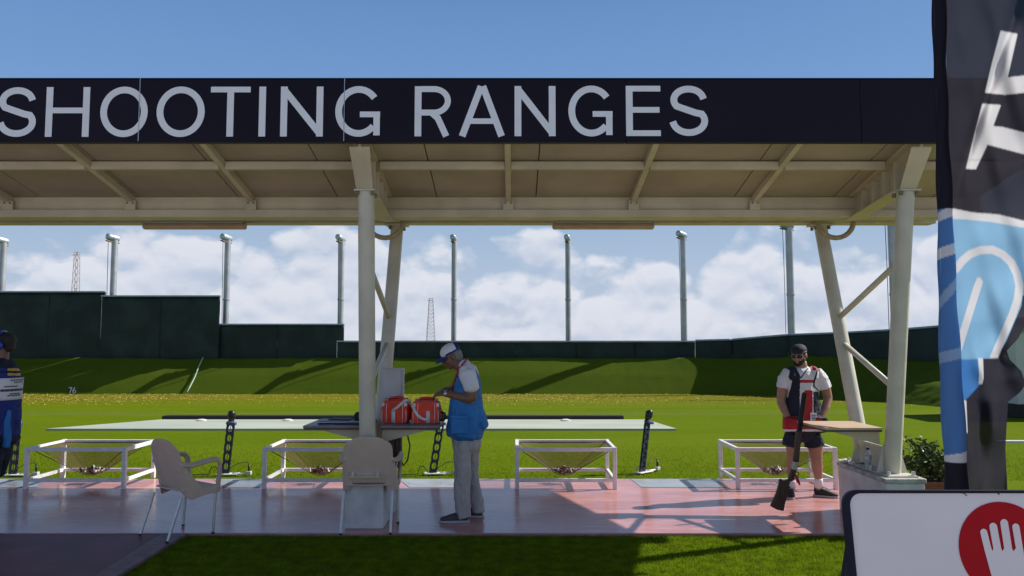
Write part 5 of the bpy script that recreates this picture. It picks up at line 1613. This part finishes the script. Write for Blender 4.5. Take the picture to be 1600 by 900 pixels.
def hand_parts(mb, wrist, direction, palm_n, thumb_side, size=1.0, curl=0.5, spread=0.012):
    """palm plus five separate fingers; direction runs wrist -> knuckles, palm_n is where the palm looks"""
    d = Vector(direction).normalized(); n = Vector(palm_n); n = (n - d * n.dot(d)).normalized(); t = Vector(thumb_side)
    t = (t - d * t.dot(d) - n * t.dot(n)).normalized()
    w = Vector(wrist)
    kn = w + d * .088 * size
    mb.loft([(w - d * .02, .026 * size, .020 * size), (w + d * .02, .034 * size, .018 * size), (w + d * .06, .041 * size, .016 * size), (kn, .040 * size, .014 * size)], side=t, n=14)
    for k, (o, ln) in enumerate(((.030, .074), (.010, .083), (-.011, .077), (-.031, .060))):
        p = kn + t * o * size - d * (.004 if k in (0, 3) else 0)
        pts = [(p - d * .02, .0098 * size, .0098 * size), (p, .0098 * size, .0098 * size)]; a = 0.10; q = p
        for sg, r0 in ((.42, .0090), (.33, .0083), (.25, .0074)):
            a += curl * (.75 + .1 * k)
            dd = d * math.cos(a) + n * math.sin(a) + t * (o * spread * 8)
            q = q + dd.normalized() * ln * sg * size
            pts.append((q, r0 * size, r0 * size))
        mb.loft(pts, side=t, n=10)
    b = w + d * .022 * size + t * .028 * size
    td = (d * .62 + t * .62 + n * .42).normalized()
    q1 = b + td * .034 * size; q2 = q1 + (td * .6 + d * .55 + n * .2).normalized() * .030 * size; q3 = q2 + (d * .8 + n * .35).normalized() * .022 * size
    mb.loft([(b - td * .018, .014 * size, .013 * size), (q1, .012 * size, .011 * size), (q2, .0105 * size, .010 * size), (q3, .0085 * size, .008 * size)], side=n, n=10)
def shoe(parent, heel, direction, length, m, high=False, sole_m='sole', zf=0.0):
    d = Vector((direction[0], direction[1], 0)).normalized(); s_ = Vector((-d.y, d.x, 0)); h = Vector((heel[0], heel[1], zf))
    L_ = length
    mb = MB()
    mb.loft([(h + d * .02 + Vector((0, 0, .055)), .036, .040), (h + d * L_ * .30 + Vector((0, 0, .060)), .040, .046), (h + d * L_ * .55 + Vector((0, 0, .050)), .046, .036),
             (h + d * L_ * .80 + Vector((0, 0, .038)), .047, .024), (h + d * L_ * .96 + Vector((0, 0, .032)), .036, .017)], side=s_, n=18, power=2.4)
    mb.loft([(h + d * .055 + Vector((0, 0, .05)), .040, .046), (h + d * .055 + Vector((0, 0, .115 if high else .085)), .043, .050)], side=s_, n=18)
    o = blob('shoe', mb, m, parent, .007, 3)
    out = []
    for t, w in ((0, .024), (.04, .038), (.25, .042), (.45, .042), (.65, .050), (.85, .048), (.96, .034), (1.0, .016)):
        out.append((t, w))
    poly = [h + d * (t * L_ * 1.03 - .006) + s_ * w for t, w in out] + [h + d * (t * L_ * 1.03 - .006) - s_ * w * (.9 if t > .5 else 1) for t, w in reversed(out)]
    MB().prism([p + Vector((0, 0, .001)) for p in poly], (0, 0, .023)).build('sole', sole_m, o, bevel=.005)
    lc = MB()
    for k in range(4):
        c = h + d * L_ * (.36 + .075 * k) + Vector((0, 0, .104 - .011 * k))
        lc.tube([c - s_ * .022, c + Vector((0, 0, .005)), c + s_ * .022], .0035, 5)
    lc.build('laces', sole_m if m != 'grey_shoe' else 'dark_nylon', o, fix=False)
    return o

# ------------------------------------------------------------------ official in the blue vest
Y1 = 7.74
def q1(px, py, dy=0.0): return P(px, py, Y1 + dy)
def q1a(px, py, dy=0.0):  # same pixel spacing, shifted in depth
    p = P(px, py, Y1); p.y += dy; return p
r = thing('person', 'older man in white cap, blue vest and grey trousers looking down at his hands', 'person')
face = Vector((-.88, -.10, -.46)); upv = Vector((-.44, 0, .90))
hc = q1a(705.5, 557)
sk = MB()
at1, M1 = head_parts(sk, hc, face, upv, 1.02)
sk.loft([(q1a(712, 566), .054, .058), (q1a(721, 575), .058, .062), (q1a(728, 588), .075, .07)], side=(0, 1, 0))
sk.loft([(q1a(730, 592), .13, .075), (q1a(731, 620), .13, .08), (q1a(728, 650), .12, .08), (q1a(729, 680), .11, .08)], side=(0, 1, 0))
for dy in (-.21, .21):
    n_ = dy < 0
    el = q1a(739 if n_ else 734, 621 if n_ else 616, dy * 1.05); wr = q1a(698 if n_ else 703, 614 if n_ else 607, dy * .55)
    sk.loft([(q1a(734, 582, dy * .92), .060, .060), (q1a(738, 600, dy * 1.05), .058, .056), (el + Vector((.0, 0, .03)), .050, .052), (el, .048, .050)], side=(0, 1, 0))
    sk.loft([(el, .049, .052), (el.lerp(wr, .3), .046, .050), (el.lerp(wr, .7), .036, .037), (wr, .028, .031)], side=(0, 1, 0))
    if n_:
        hand_parts(sk, wr, Vector((-.92, .18, -.02)), Vector((-.35, .5, -.75)), Vector((-.25, .45, .85)), 1.02, .50)
    else:
        hand_parts(sk, wr, Vector((-.80, -.5, -.10)), Vector((-.3, -.3, -.85)), Vector((-.55, -.25, .75)), 1.02, .42)
for dy, xs3 in ((-.10, (722, 723, 724)), (.10, (739, 735, 745))):
    sk.loft([(q1a(xs3[0], 682, dy * .8), .062, .062), (q1a(xs3[1], 735, dy), .046, .046), (q1a(xs3[2], 795, dy), .042, .044)], side=(0, 1, 0))
body = blob('body', sk, 'skin_a', r, .0075, 3)
face_bits(at1, M1, body, 1.02)
MB().ball(at1(0, .06, -.048), (.03, .02, .008), M1, 10, 6).build('moustache', 'grey_hair', body, smooth=True)
hr = MB()
hr.ball(at1(0, -.035, .0), (.078, .078, .075), M1); hr.ball(at1(0, -.055, -.035), (.062, .050, .05), M1)
blob('hair', hr, 'grey_hair', body, .009, 2)
# cap
cp_ = MB()
cp_.ball(at1(0, -.012, .055), (.088, .108, .078), M1, 18, 12)
for i, v in enumerate(cp_.v):   # flat under side along the forehead band
    l = M1.inverted() @ (Vector(v) - hc)
    if l.z < .026: l.z = .026 + (l.z - .026) * .12
    cp_.v[i] = tuple(hc + M1 @ l)
cap = blob('cap', cp_, ['white_cloth', 'royal_cloth'], r, .006, 2, lambda c, n: 1 if (lambda l: l.z < .044 and l.y < .05 or l.y < -.075)(M1.inverted() @ (c - hc)) else 0)
rings = []
for k in range(13):
    a = R(-72 + 144 * k / 12); rings.append((math.sin(a), math.cos(a)))
vs, n_ = [], 6
for k, (sx_, cy_) in enumerate(rings):
    for j in range(n_ + 1):
        t = j / n_
        vs.append(at1(sx_ * (.080 + .006 * t), .020 + cy_ * (.070 + .085 * t), .030 - .022 * t * t - .020 * sx_ * sx_))
br = MB().add(vs, [(k * (n_ + 1) + j, k * (n_ + 1) + j + 1, (k + 1) * (n_ + 1) + j + 1, (k + 1) * (n_ + 1) + j) for k in range(12) for j in range(n_)]).build('brim', ['royal_cloth'], cap, smooth=True, fix=False)
so = br.modifiers.new('t', 'SOLIDIFY'); so.thickness = .006
vs = []
for k, (sx_, cy_) in enumerate(rings):
    for j in range(n_ + 1):
        t = j / n_ * .93; vs.append(at1(sx_ * (.080 + .005 * t), .020 + cy_ * (.071 + .083 * t), .0345 - .022 * t * t - .020 * sx_ * sx_))
MB().add(vs, [(k * (n_ + 1) + j, k * (n_ + 1) + j + 1, (k + 1) * (n_ + 1) + j + 1, (k + 1) * (n_ + 1) + j) for k in range(12) for j in range(n_)]).build('brim_top', 'white_cloth', cap, smooth=True, fix=False)
for k in range(3):
    MB().box(at1(.088 - .008 * k, -.02 - .035 * k, .040), (.004, .016, .016), M1).build('cap_badge', 'white_cloth', cap)
# shirt
sh = MB()
sh.loft([(q1a(727, 574), .070, .066), (q1a(729, 581), .15, .085), (q1a(731, 590), .19, .100), (q1a(731, 612), .19, .112), (q1a(729, 640), .18, .120), (q1a(729, 672), .18, .120)], side=(0, 1, 0), n=24)
for dy in (-.21, .21):
    n_ = dy < 0
    sh.loft([(q1a(731, 577, dy * .70), .070, .080), (q1a(733, 585, dy * 1.0), .080, .085), (q1a(737, 597, dy * 1.12), .076, .080), (q1a(739 if n_ else 736, 606 if n_ else 603, dy * 1.14), .074, .074)], side=(0, 1, 0), n=18)
sh.loft([(q1a(717, 571), .060, .050), (q1a(727, 569), .072, .052), (q1a(731, 576), .085, .060)], side=(0, 1, 0))
blob('polo_shirt', sh, 'white_cloth', r, .009, 4, None, .008)
# vest: body with open arm holes
ve = MB()
ve.loft([(q1a(734, 575), .085, .055), (q1a(733, 582), .135, .085), (q1a(732, 592), .165, .118), (q1a(731, 606), .188, .138), (q1a(729, 622), .204, .160), (q1a(727.5, 640), .212, .172), (q1a(728, 655), .220, .182), (q1a(727, 668), .226, .192), (q1a(725, 678), .228, .182)], side=(0, 1, 0), n=30, power=2.3)
ve.loft([(q1a(744, 632), .12, .05), (q1a(752, 652), .15, .05), (q1a(757.5, 666), .16, .040)], side=(0, 1, 0), n=16)
ve.loft([(q1a(709, 655), .15, .055), (q1a(706, 668), .17, .055), (q1a(706, 679), .17, .050)], side=(0, 1, 0), n=16)
vest = blob('vest', ve, 'blue_vest', r, .008, 4, None, .010, (9, 9, 6))
def strap_line(pts, w, th, name, m, parent, up):
    return MB().tube(pts, 1, 4, True, 0, flat=(w, th, up)).build(name, m, parent, smooth=True, angle=50)
for dy in (-1, 1):
    # pocket with a flap on each side
    y = Y1 + dy * .232
    c = P(721, 662, Y1); c.y = y
    a = MB().box(c, (.17, .022, .15)).build('pocket', 'blue_vest', vest, bevel=.010)
    MB().box(c + Vector((0, dy * .008, .088)), (.18, .022, .035)).build('pocket_flap', 'blue_vest', vest, bevel=.008)
    strap_line([q1a(731, 560, dy * .052), q1a(723, 569, dy * .085), q1a(714, 584, dy * .075), q1a(707.5, 600, dy * .03), q1a(704, 612, dy * .012), q1a(702, 620, 0)], .030, .006, 'lanyard', 'red_lanyard', r, (-1, dy * .6, .6))
vo = strap_line([q1a(744, 572, -.125), q1a(736, 590, -.185), q1a(725, 606, -.196), q1a(716, 611, -.185)], .012, .012, 'armhole_binding', 'white_cloth', vest, (0, -1, 0)) if False else None
w_ = q1a(698, 614, -.115)
MB().tube([w_ + Vector((-.012, .002, 0)), w_ + Vector((.014, 0, .002))], .036, 16).build('wrist_watch', 'steel', r, smooth=True, angle=40)
# trousers
tr = MB()
tr.loft([(q1a(728, 668), .175, .150), (q1a(728, 682), .180, .150), (q1a(729, 700), .178, .140)], side=(0, 1, 0), n=24)
for dy, pts in ((-.095, ((724, 690, .100), (723, 712, .088), (724, 740, .078), (723.5, 762, .078), (722.5, 776, .082), (723.5, 790, .075), (724.5, 801, .074), (725, 805, .076))),
                (.095, ((737, 690, .092), (736, 712, .080), (735, 740, .066), (740, 768, .066), (745, 788, .070), (746, 797, .066), (746, 804, .068)))):
    tr.loft([(q1a(a, b, dy), w * .95, w) for a, b, w in pts], side=(0, 1, 0), n=22, blunt=.15)
blob('trousers', tr, 'trouser', r, .008, 2, None, .013, (10, 10, 5))
hp = q1a(733, 806, -.095); shoe(r, (hp.x + .005, hp.y - .01), (-1, -.05), .285, 'grey_shoe')
hp = q1a(754, 806, .10); shoe(r, (hp.x + .005, hp.y), (-1, .08), .285, 'grey_shoe')
settle(r, (q1a(732, 806).x, Y1, 0))

# ------------------------------------------------------------------ shooter with hands in the vest pockets
Y2 = 8.85
def q2(px, py, dy=0.0):
    p = P(px, py, Y2); p.y += dy; return p
r = thing('person', 'bearded man in a backwards black cap, white and red shooting vest and navy shorts', 'person')
face = Vector((-.60, -.76, -.20)); hc = q2(1248.5, 554.5)
sk = MB(); at2, M2 = head_parts(sk, hc, face, (0, 0, 1), 1.0)
sk.loft([(q2(1252, 566), .058, .060), (q2(1253.5, 575), .060, .062), (q2(1254, 584), .09, .075)], side=(1, 0, 0))
sk.loft([(q2(1254, 588), .15, .085), (q2(1254, 612), .15, .095), (q2(1254, 650), .14, .09), (q2(1254, 685), .14, .09)], side=(1, 0, 0))
for pts in (((1229, 585, 0), (1223, 606, .01), (1221, 627, .02), (1224, 640, -.03), (1228, 653, -.085)),
            ((1280, 584, 0), (1290, 604, .01), (1295, 622, .02), (1288, 637, -.03), (1277, 653, -.085))):
    v = [q2(*p) for p in pts]
    sk.loft([(v[0], .062, .062), (v[1], .056, .058), (v[2], .048, .050)], side=(1, 0, 0))
    sk.loft([(v[2], .049, .051), (v[3], .046, .046), (v[4], .032, .034)], side=(1, 0, 0))
    k = 1 if v[0].x > q2(1254, 0).x else -1
    hand_parts(sk, v[4], (v[4] - v[3]).normalized() * .7 + Vector((-k * .3, 0, -.5)), Vector((-k, .4, 0)), Vector((-k * .3, -.9, 0)), 1.0, .3)
legs = (((1239, 690, .0, .088), (1239, 712, .0, .066), (1238, 726, .02, .056), (1238, 738, .03, .054), (1238.5, 752, .03, .036), (1239, 765, .03, .035)),
        ((1273, 690, .0, .092), (1275, 708, .0, .072), (1276, 720, .0, .062), (1278, 732, .02, .062), (1280, 749, .02, .039), (1280, 765, .02, .036)))
for lg in legs:
    sk.loft([(q2(a, b, d_), w, w * 1.03) for a, b, d_, w in lg], side=(1, 0, 0))
body = blob('body', sk, 'skin_b', r, .0075, 3)
face_bits(at2, M2, body)
bd = MB()
bd.ball(at2(0, .050, -.090), (.044, .040, .034), M2); bd.ball(at2(0, .020, -.072), (.063, .058, .042), M2)
bd.ball(at2(0, .090, -.050), (.026, .009, .006), M2)
for k in (-1, 1): bd.ball(at2(k * .058, .024, -.050), (.016, .036, .040), M2); bd.ball(at2(k * .036, .060, -.076), (.026, .024, .026), M2); bd.ball(at2(k * .026, .078, -.068), (.010, .014, .018), M2)
blob('beard', bd, 'hair', body, .007, 2)
hr = MB(); hr.ball(at2(0, -.02, .018), (.080, .092, .072), M2); hr.ball(at2(0, -.055, -.03), (.060, .045, .045), M2)
blob('hair', hr, 'hair', body, .009, 2)
cp_ = MB(); cp_.ball(at2(0, -.010, .052), (.087, .106, .072), M2, 18, 12)
for i, v in enumerate(cp_.v):
    l = M2.inverted() @ (Vector(v) - hc)
    if l.z < .034: l.z = .034 + (l.z - .034) * .15
    cp_.v[i] = tuple(hc + M2 @ l)
cap = blob('cap', cp_, 'navy_cloth', r, .006, 2)
MB().tube([at2(.084 * math.sin(R(a)), -.010 + .103 * math.cos(R(a)), .037) for a in range(-100, 101, 10)], 1, 4, True, 0, flat=(.004, .018, M2 @ Vector((0, 0, 1)))).build('cap_band', 'dark_nylon', cap, smooth=True)
g = MB()
for k in (-1, 1): g.loft([(at2(k * .010, .097, -.002), .006, .014), (at2(k * .034, .094, -.004), .006, .019), (at2(k * .060, .076, -.002), .006, .015)], side=M2 @ Vector((0, 1, 0)), n=12)
gl = g.build('shooting_glasses', 'dark_lens', r, smooth=True)
for k in (-1, 1): MB().tube([at2(k * .062, .074, .002), at2(k * .080, .030, .002), at2(k * .084, -.020, .0)], .0035, 6).build('temple', 'black', gl, smooth=True)
# T shirt
sh = MB()
sh.loft([(q2(1254, 575), .080, .060), (q2(1254, 580), .165, .080), (q2(1254, 590), .190, .094), (q2(1254.5, 612), .180, .106), (q2(1254.5, 640), .185, .115), (q2(1254.5, 668), .185, .112)], side=(1, 0, 0), n=24)
for pts in (((1233, 580), (1226, 592), (1222.5, 606)), ((1275, 580), (1284, 592), (1289.5, 607))):
    sh.loft([(q2(*pts[0]), .066, .072), (q2(*pts[1]), .072, .074), (q2(*pts[2]), .074, .070)], side=(1, 0, 0), n=18, blunt=.3)
blob('t_shirt', sh, 'white_cloth', r, .008, 3, None, .008)
# shooting vest: navy, white and red panels sewn together
ve = MB()
ve.loft([(q2(1237, 575), .040, .075), (q2(1236, 580), .062, .095), (q2(1236, 590), .075, .112)], side=(1, 0, 0), n=20)
ve.loft([(q2(1270.5, 574.5), .036, .075), (q2(1270.5, 580), .048, .095), (q2(1269.5, 590), .062, .112)], side=(1, 0, 0), n=20)
ve.loft([(q2(1254, 578), .105, .084), (q2(1253.5, 585), .146, .106), (q2(1254, 600), .160, .126), (q2(1254.5, 620), .178, .136), (q2(1254.5, 640), .205, .142), (q2(1254.5, 656), .222, .148), (q2(1254.5, 672), .222, .146)], side=(1, 0, 0), n=30, power=2.4)
for px in (1233, 1274):
    ve.loft([(q2(px, 652, -.115), .095, .052), (q2(px, 662, -.125), .105, .055), (q2(px, 671, -.115), .100, .050)], side=(1, 0, 0), n=18, power=2.6)
VN, VW, VR = 0, 1, 2
def vest_paint(c, n):
    x, y = px_of(c)
    back = n.y > .45
    if back: return VN
    if y > 671.0: return VW if y < 674.2 else VN
    vl, vr_ = 1251.5 - (588.5 - y) * .56, 1251.5 + (588.5 - y) * .74
    if y < 588.5 and vl < x < vr_: return VW
    if y < 591 and vr_ - .5 <= x < vr_ + 2.4: return VN
    if x < 1250.0 - max(0, y - 600) * .025 and y < 650.5: return VN
    if x < 1246 and y >= 650.5: return VR
    if x < 1249.6: return VN
    if y > 651.5: return VR if x < 1284.5 else VN
    if y < 578.5 and x > 1269: return VR
    ah = 1270.5 + max(0, 598 - y) * .28 + max(0, y - 603) * .9
    if y < 612 and x > ah: return VN if x < ah + 2.6 else VW
    if y >= 612 and x > 1271: return VN
    if 593.5 < y < 598.2: return VR
    if y > 610 and 1254.0 + max(0, 614 - y) < x < 1269.5: return VR
    return VW
vest = blob('shooting_vest', ve, ['navy_cloth', 'white_cloth', 'red_cloth'], r, .0055, 5, vest_paint, .006)
MB().box(q2(1262.6, 651, -.158), (.072, .008, .112), Matrix.Rotation(R(3), 3, 'Y')).build('number_tag', 'white_cloth', vest, bevel=.003)
ribm = MB(); tg = q2(1262.6, 651, -.164)
for k, zz in enumerate((.030, .012, -.006, -.024)):
    ribm.box((tg.x, tg.y, tg.z + zz), (.046 - .01 * (k % 2), .002, .007))
ribm.build('tag_print', 'print_dark', vest)['kind'] = 'stuff'
for px in (1234, 1273):
    MB().tube([q2(px - 10, 650.5, -.150), q2(px, 652, -.168), q2(px + 10, 650.5, -.150)], .008, 6).build('pocket_welt', 'navy_cloth', vest, smooth=True)
MB().tube([q2(1284, 642, -.02), q2(1287, 646, -.03), q2(1286, 652, -.03), q2(1288, 658, -.02)], .009, 6).build('red_cord', 'red_cloth', vest, smooth=True)
# shorts
st_ = MB()
st_.loft([(q2(1254, 664), .172, .118), (q2(1254, 676), .180, .122), (q2(1254, 683), .172, .118)], side=(1, 0, 0), n=24)
st_.loft([(q2(1240, 678), .090, .112), (q2(1238, 688), .096, .108), (q2(1236, 698), .098, .104)], side=(1, 0, 0), n=20, blunt=.15)
st_.loft([(q2(1268, 678), .100, .112), (q2(1270.5, 688), .108, .108), (q2(1272.5, 697), .110, .106)], side=(1, 0, 0), n=20, blunt=.15)
blob('shorts', st_, 'navy_cloth', r, .008, 2, None, .009)
for lg in legs:
    a, b, d_, w = lg[-1]; a0, b0, d0, w0 = lg[-2]
    MB().tube([q2(a0, b0 - 1, d0), q2(a0, b0 + 2, d0), q2(a, b - 2, d_)], [w0 + .004, w0 + .008, w + .006], 16).build('sock', 'white_cloth', r, smooth=True)
hp = q2(1278.5, 770, .03); shoe(r, (hp.x - .035, hp.y + .02), (.93, -.40), .265, 'black_shoe', True)
hp = q2(1239, 768, .05); shoe(r, (hp.x, hp.y + .05), (-.30, -.95), .265, 'black_shoe', True)
settle(r, (q2(1256, 770).x, Y2, 0))

# ------------------------------------------------------------------ competitor cut by the left edge, seen from behind his side
Y3 = 7.47
def q3(px, py, dy=0.0):
    p = P(px - 3.5, py, Y3); p.y += dy; return p
r = thing('person', 'person with blue ear defenders and a dark blue shooting vest at the left edge', 'person')
face = Vector((-.99, -.10, -.06)); hc = q3(9, 538)
sk = MB(); at3, M3 = head_parts(sk, hc, face, (0, 0, 1), 1.0)
sk.loft([(q3(7, 550), .058, .060), (q3(6, 560), .062, .064), (q3(5, 570), .09, .08)], side=(0, 1, 0))
sk.loft([(q3(2, 576), .15, .09), (q3(0, 610), .15, .10), (q3(-4, 650), .14, .10), (q3(-6, 690), .14, .10)], side=(0, 1, 0))
for dy in (-.22, .22):
    v = [q3(-2, 585, dy * .95), q3(-16, 610, dy * 1.15), q3(-26, 632, dy * 1.15), q3(-50, 622, dy * .9), q3(-68, 612, dy * .5)]
    sk.loft([(v[0], .062, .062), (v[1], .056, .056), (v[2], .048, .05)], side=(0, 1, 0))
    sk.loft([(v[2], .049, .05), (v[3], .044, .046), (v[4], .030, .032)], side=(0, 1, 0))
    hand_parts(sk, v[4], Vector((-.9, -dy, .1)), Vector((-.2, -dy * 2, -.4)), Vector((-.2, 0, .9)), 1.0, .6)
for dy, l3 in ((-.10, ((-10, 735, .075), (-6, 760, .064), (-4, 780, .055), (0, 800, .038), (0, 815, .037))), (.10, ((-20, 735, .075), (-22, 760, .064), (-22, 780, .055), (-20, 800, .038), (-20, 815, .037)))):
    sk.loft([(q3(a, b, dy), w, w * 1.05) for a, b, w in l3], side=(0, 1, 0))
    a, b, w = l3[-1]; a0, b0, w0 = l3[-2]
    MB().tube([q3(a0, b0 - 3, dy), q3(a0, b0, dy), q3(a, b, dy)], [w0 + .004, w0 + .008, w + .006], 14).build('sock', 'white_cloth', r, smooth=True)
    hp = q3(l3[-1][0] + 6, 820, dy); shoe(r, (hp.x + .01, hp.y), (-.97, .2), .28, 'black_shoe', False)
body = blob('body', sk, 'skin_a', r, .008, 3)
face_bits(at3, M3, body)
hr = MB(); hr.ball(at3(0, -.018, .034), (.083, .098, .086), M3); hr.ball(at3(0, -.06, -.025), (.066, .045, .055), M3)
blob('hair', hr, 'hair', body, .009, 2)
em = None
for k in (-1, 1):
    o = MB(); o.loft([(at3(k * .078, -.008, -.008), .030, .042), (at3(k * .095, -.008, -.008), .034, .046), (at3(k * .112, -.008, -.008), .028, .038)], side=M3 @ Vector((0, 1, 0)), n=18, power=2.6)
    if em is None: em = o.build('ear_defenders', 'ear_blue', r, smooth=True)
    else: o.build('ear_cup', 'ear_blue', em, smooth=True)
MB().tube([at3(.100 * math.sin(R(a)), -.008, -.008 + .045 + .090 * math.cos(R(a))) for a in range(-90, 91, 12)], 1, 4, True, 0, flat=(.022, .007, M3 @ Vector((0, 1, 0)))).build('head_band', 'ear_blue', em, smooth=True)
sh = MB()
sh.loft([(q3(5, 564), .085, .07), (q3(4, 572), .17, .09), (q3(2, 585), .20, .11), (q3(0, 612), .19, .125), (q3(-3, 645), .185, .125), (q3(-5, 690), .18, .12)], side=(0, 1, 0), n=24)
for dy in (-.22, .22):
    sh.loft([(q3(2, 577, dy * .75), .08, .085), (q3(-6, 592, dy * 1.05), .08, .08), (q3(-15, 608, dy * 1.17), .076, .074)], side=(0, 1, 0), n=18)
blob('jersey', sh, 'royal_cloth', r, .009, 4, None, .009)
ve = MB()
ve.loft([(q3(6, 563), .10, .060), (q3(8, 570), .15, .080), (q3(8, 582), .17, .128), (q3(6, 600), .182, .150), (q3(4, 625), .195, .158), (q3(2, 655), .205, .160), (q3(0, 688), .21, .160)], side=(0, 1, 0), n=26, power=2.3)
def v3(c, n):
    x, y = px_of(c)
    if 575.5 < y < 579.5 or 583 < y < 587: return 1 if x > 12 else 0
    if y < 583: return 2
    if y > 680: return 2
    return 0
vest = blob('shooting_vest', ve, ['royal_cloth', 'yellow_trim', 'navy_cloth'], r, .0065, 4, v3, .008)
pts = [q3(-2, 565, -.12), q3(4, 573, -.165), q3(9, 585, -.188), q3(9, 600, -.20), q3(2, 612, -.205)]
MB().tube(pts, .009, 8).build('piping', 'yellow_trim', vest, smooth=True)
bib = MB(); grid_ = []
for j in range(9):
    for i in range(7):
        u, t = i / 6, j / 8
        a = R(200 + 92 * u)          # wraps round the back towards the viewer
        c0 = q3(5.5 - 3 * t, 590 + 34 * t)
        rx, ry = .180, .216
        grid_.append(Vector((c0.x + rx * math.cos(a - R(200) - R(70) ) * 1.0, c0.y + ry * math.sin(a - R(200) - R(70)), c0.z)))
bo = bib.add(grid_, [(j * 7 + i, j * 7 + i + 1, (j + 1) * 7 + i + 1, (j + 1) * 7 + i) for j in range(8) for i in range(6)]).build('start_number', 'white_cloth', r, smooth=True, fix=False)
so = bo.modifiers.new('t', 'SOLIDIFY'); so.thickness = .004; so.offset = 0
pr_m = MB()
for k, (t, u0, u1) in enumerate(((.10, .45, .95), (.20, .55, .9), (.38, .3, .7), (.55, .2, .95), (.72, .45, .8), (.80, .4, .85))):
    for i in range(6):
        ua, ub = u0 + (u1 - u0) * i / 6, u0 + (u1 - u0) * (i + (.72 if k != 3 else .95)) / 6
        c0 = q3(5.5 - 3 * t, 590 + 34 * t); hh_ = .006 if k != 3 else .011
        pp = [Vector((c0.x + .1845 * math.cos(R(92 * u_ - 70)), c0.y + .2205 * math.sin(R(92 * u_ - 70)), c0.z + dz)) for u_, dz in ((ua, -hh_), (ub, -hh_), (ub, hh_), (ua, hh_))]
        pr_m.add(pp, [(0, 1, 2, 3)])
pr_m.build('printed_lines', 'print_dark', bo, fix=False)['kind'] = 'stuff'
tw = MB()
tw.loft([(q3(20, 650, -.10), .055, .022), (q3(22, 668, -.10), .060, .028), (q3(24, 685, -.10), .050, .026), (q3(23, 696, -.10), .040, .02)], side=(1, 0, 0), n=16)
tw.loft([(q3(27, 640, -.09), .020, .02), (q3(25, 654, -.09), .028, .022)], side=(1, 0, 0), n=12)
blob('hip_towel', tw, 'blue_vest', r, .008, 2)
po = MB(); po.loft([(q3(4, 680, -.18), .09, .05), (q3(8, 690, -.185), .10, .055), (q3(12, 697, -.18), .07, .04)], side=(1, 0, 0), n=18, power=2.6)
pou = blob('cartridge_pouch', po, 'navy_cloth', r, .008, 2)
MB().tube([q3(-2, 694, -.235), q3(8, 699, -.242), q3(18, 698, -.225), q3(22, 690, -.21)], .006, 6).build('pouch_piping', 'yellow_trim', pou, smooth=True)
MB().tube([q3(14, 612, -.17), q3(10, 635, -.188), q3(2, 655, -.20), q3(-2, 678, -.21)], 1, 4, True, 0, flat=(.055, .006, (0, -1, 0))).build('white_side_panel', 'white_cloth', r, smooth=True)
st_ = MB()
st_.loft([(q3(-3, 680), .18, .125), (q3(-4, 700), .185, .135), (q3(-6, 712), .18, .13)], side=(0, 1, 0), n=24)
st_.loft([(q3(-2, 705, -.10), .105, .125), (q3(-4, 725, -.10), .10, .115), (q3(-5, 742, -.10), .098, .105)], side=(0, 1, 0), n=20)
st_.loft([(q3(-10, 705, .10), .105, .125), (q3(-14, 725, .10), .10, .115), (q3(-18, 742, .10), .098, .105)], side=(0, 1, 0), n=20)
blob('shorts', st_, 'navy_cloth', r, .009, 3)
settle(r, (q3(-8, 820).x, Y3, 0))
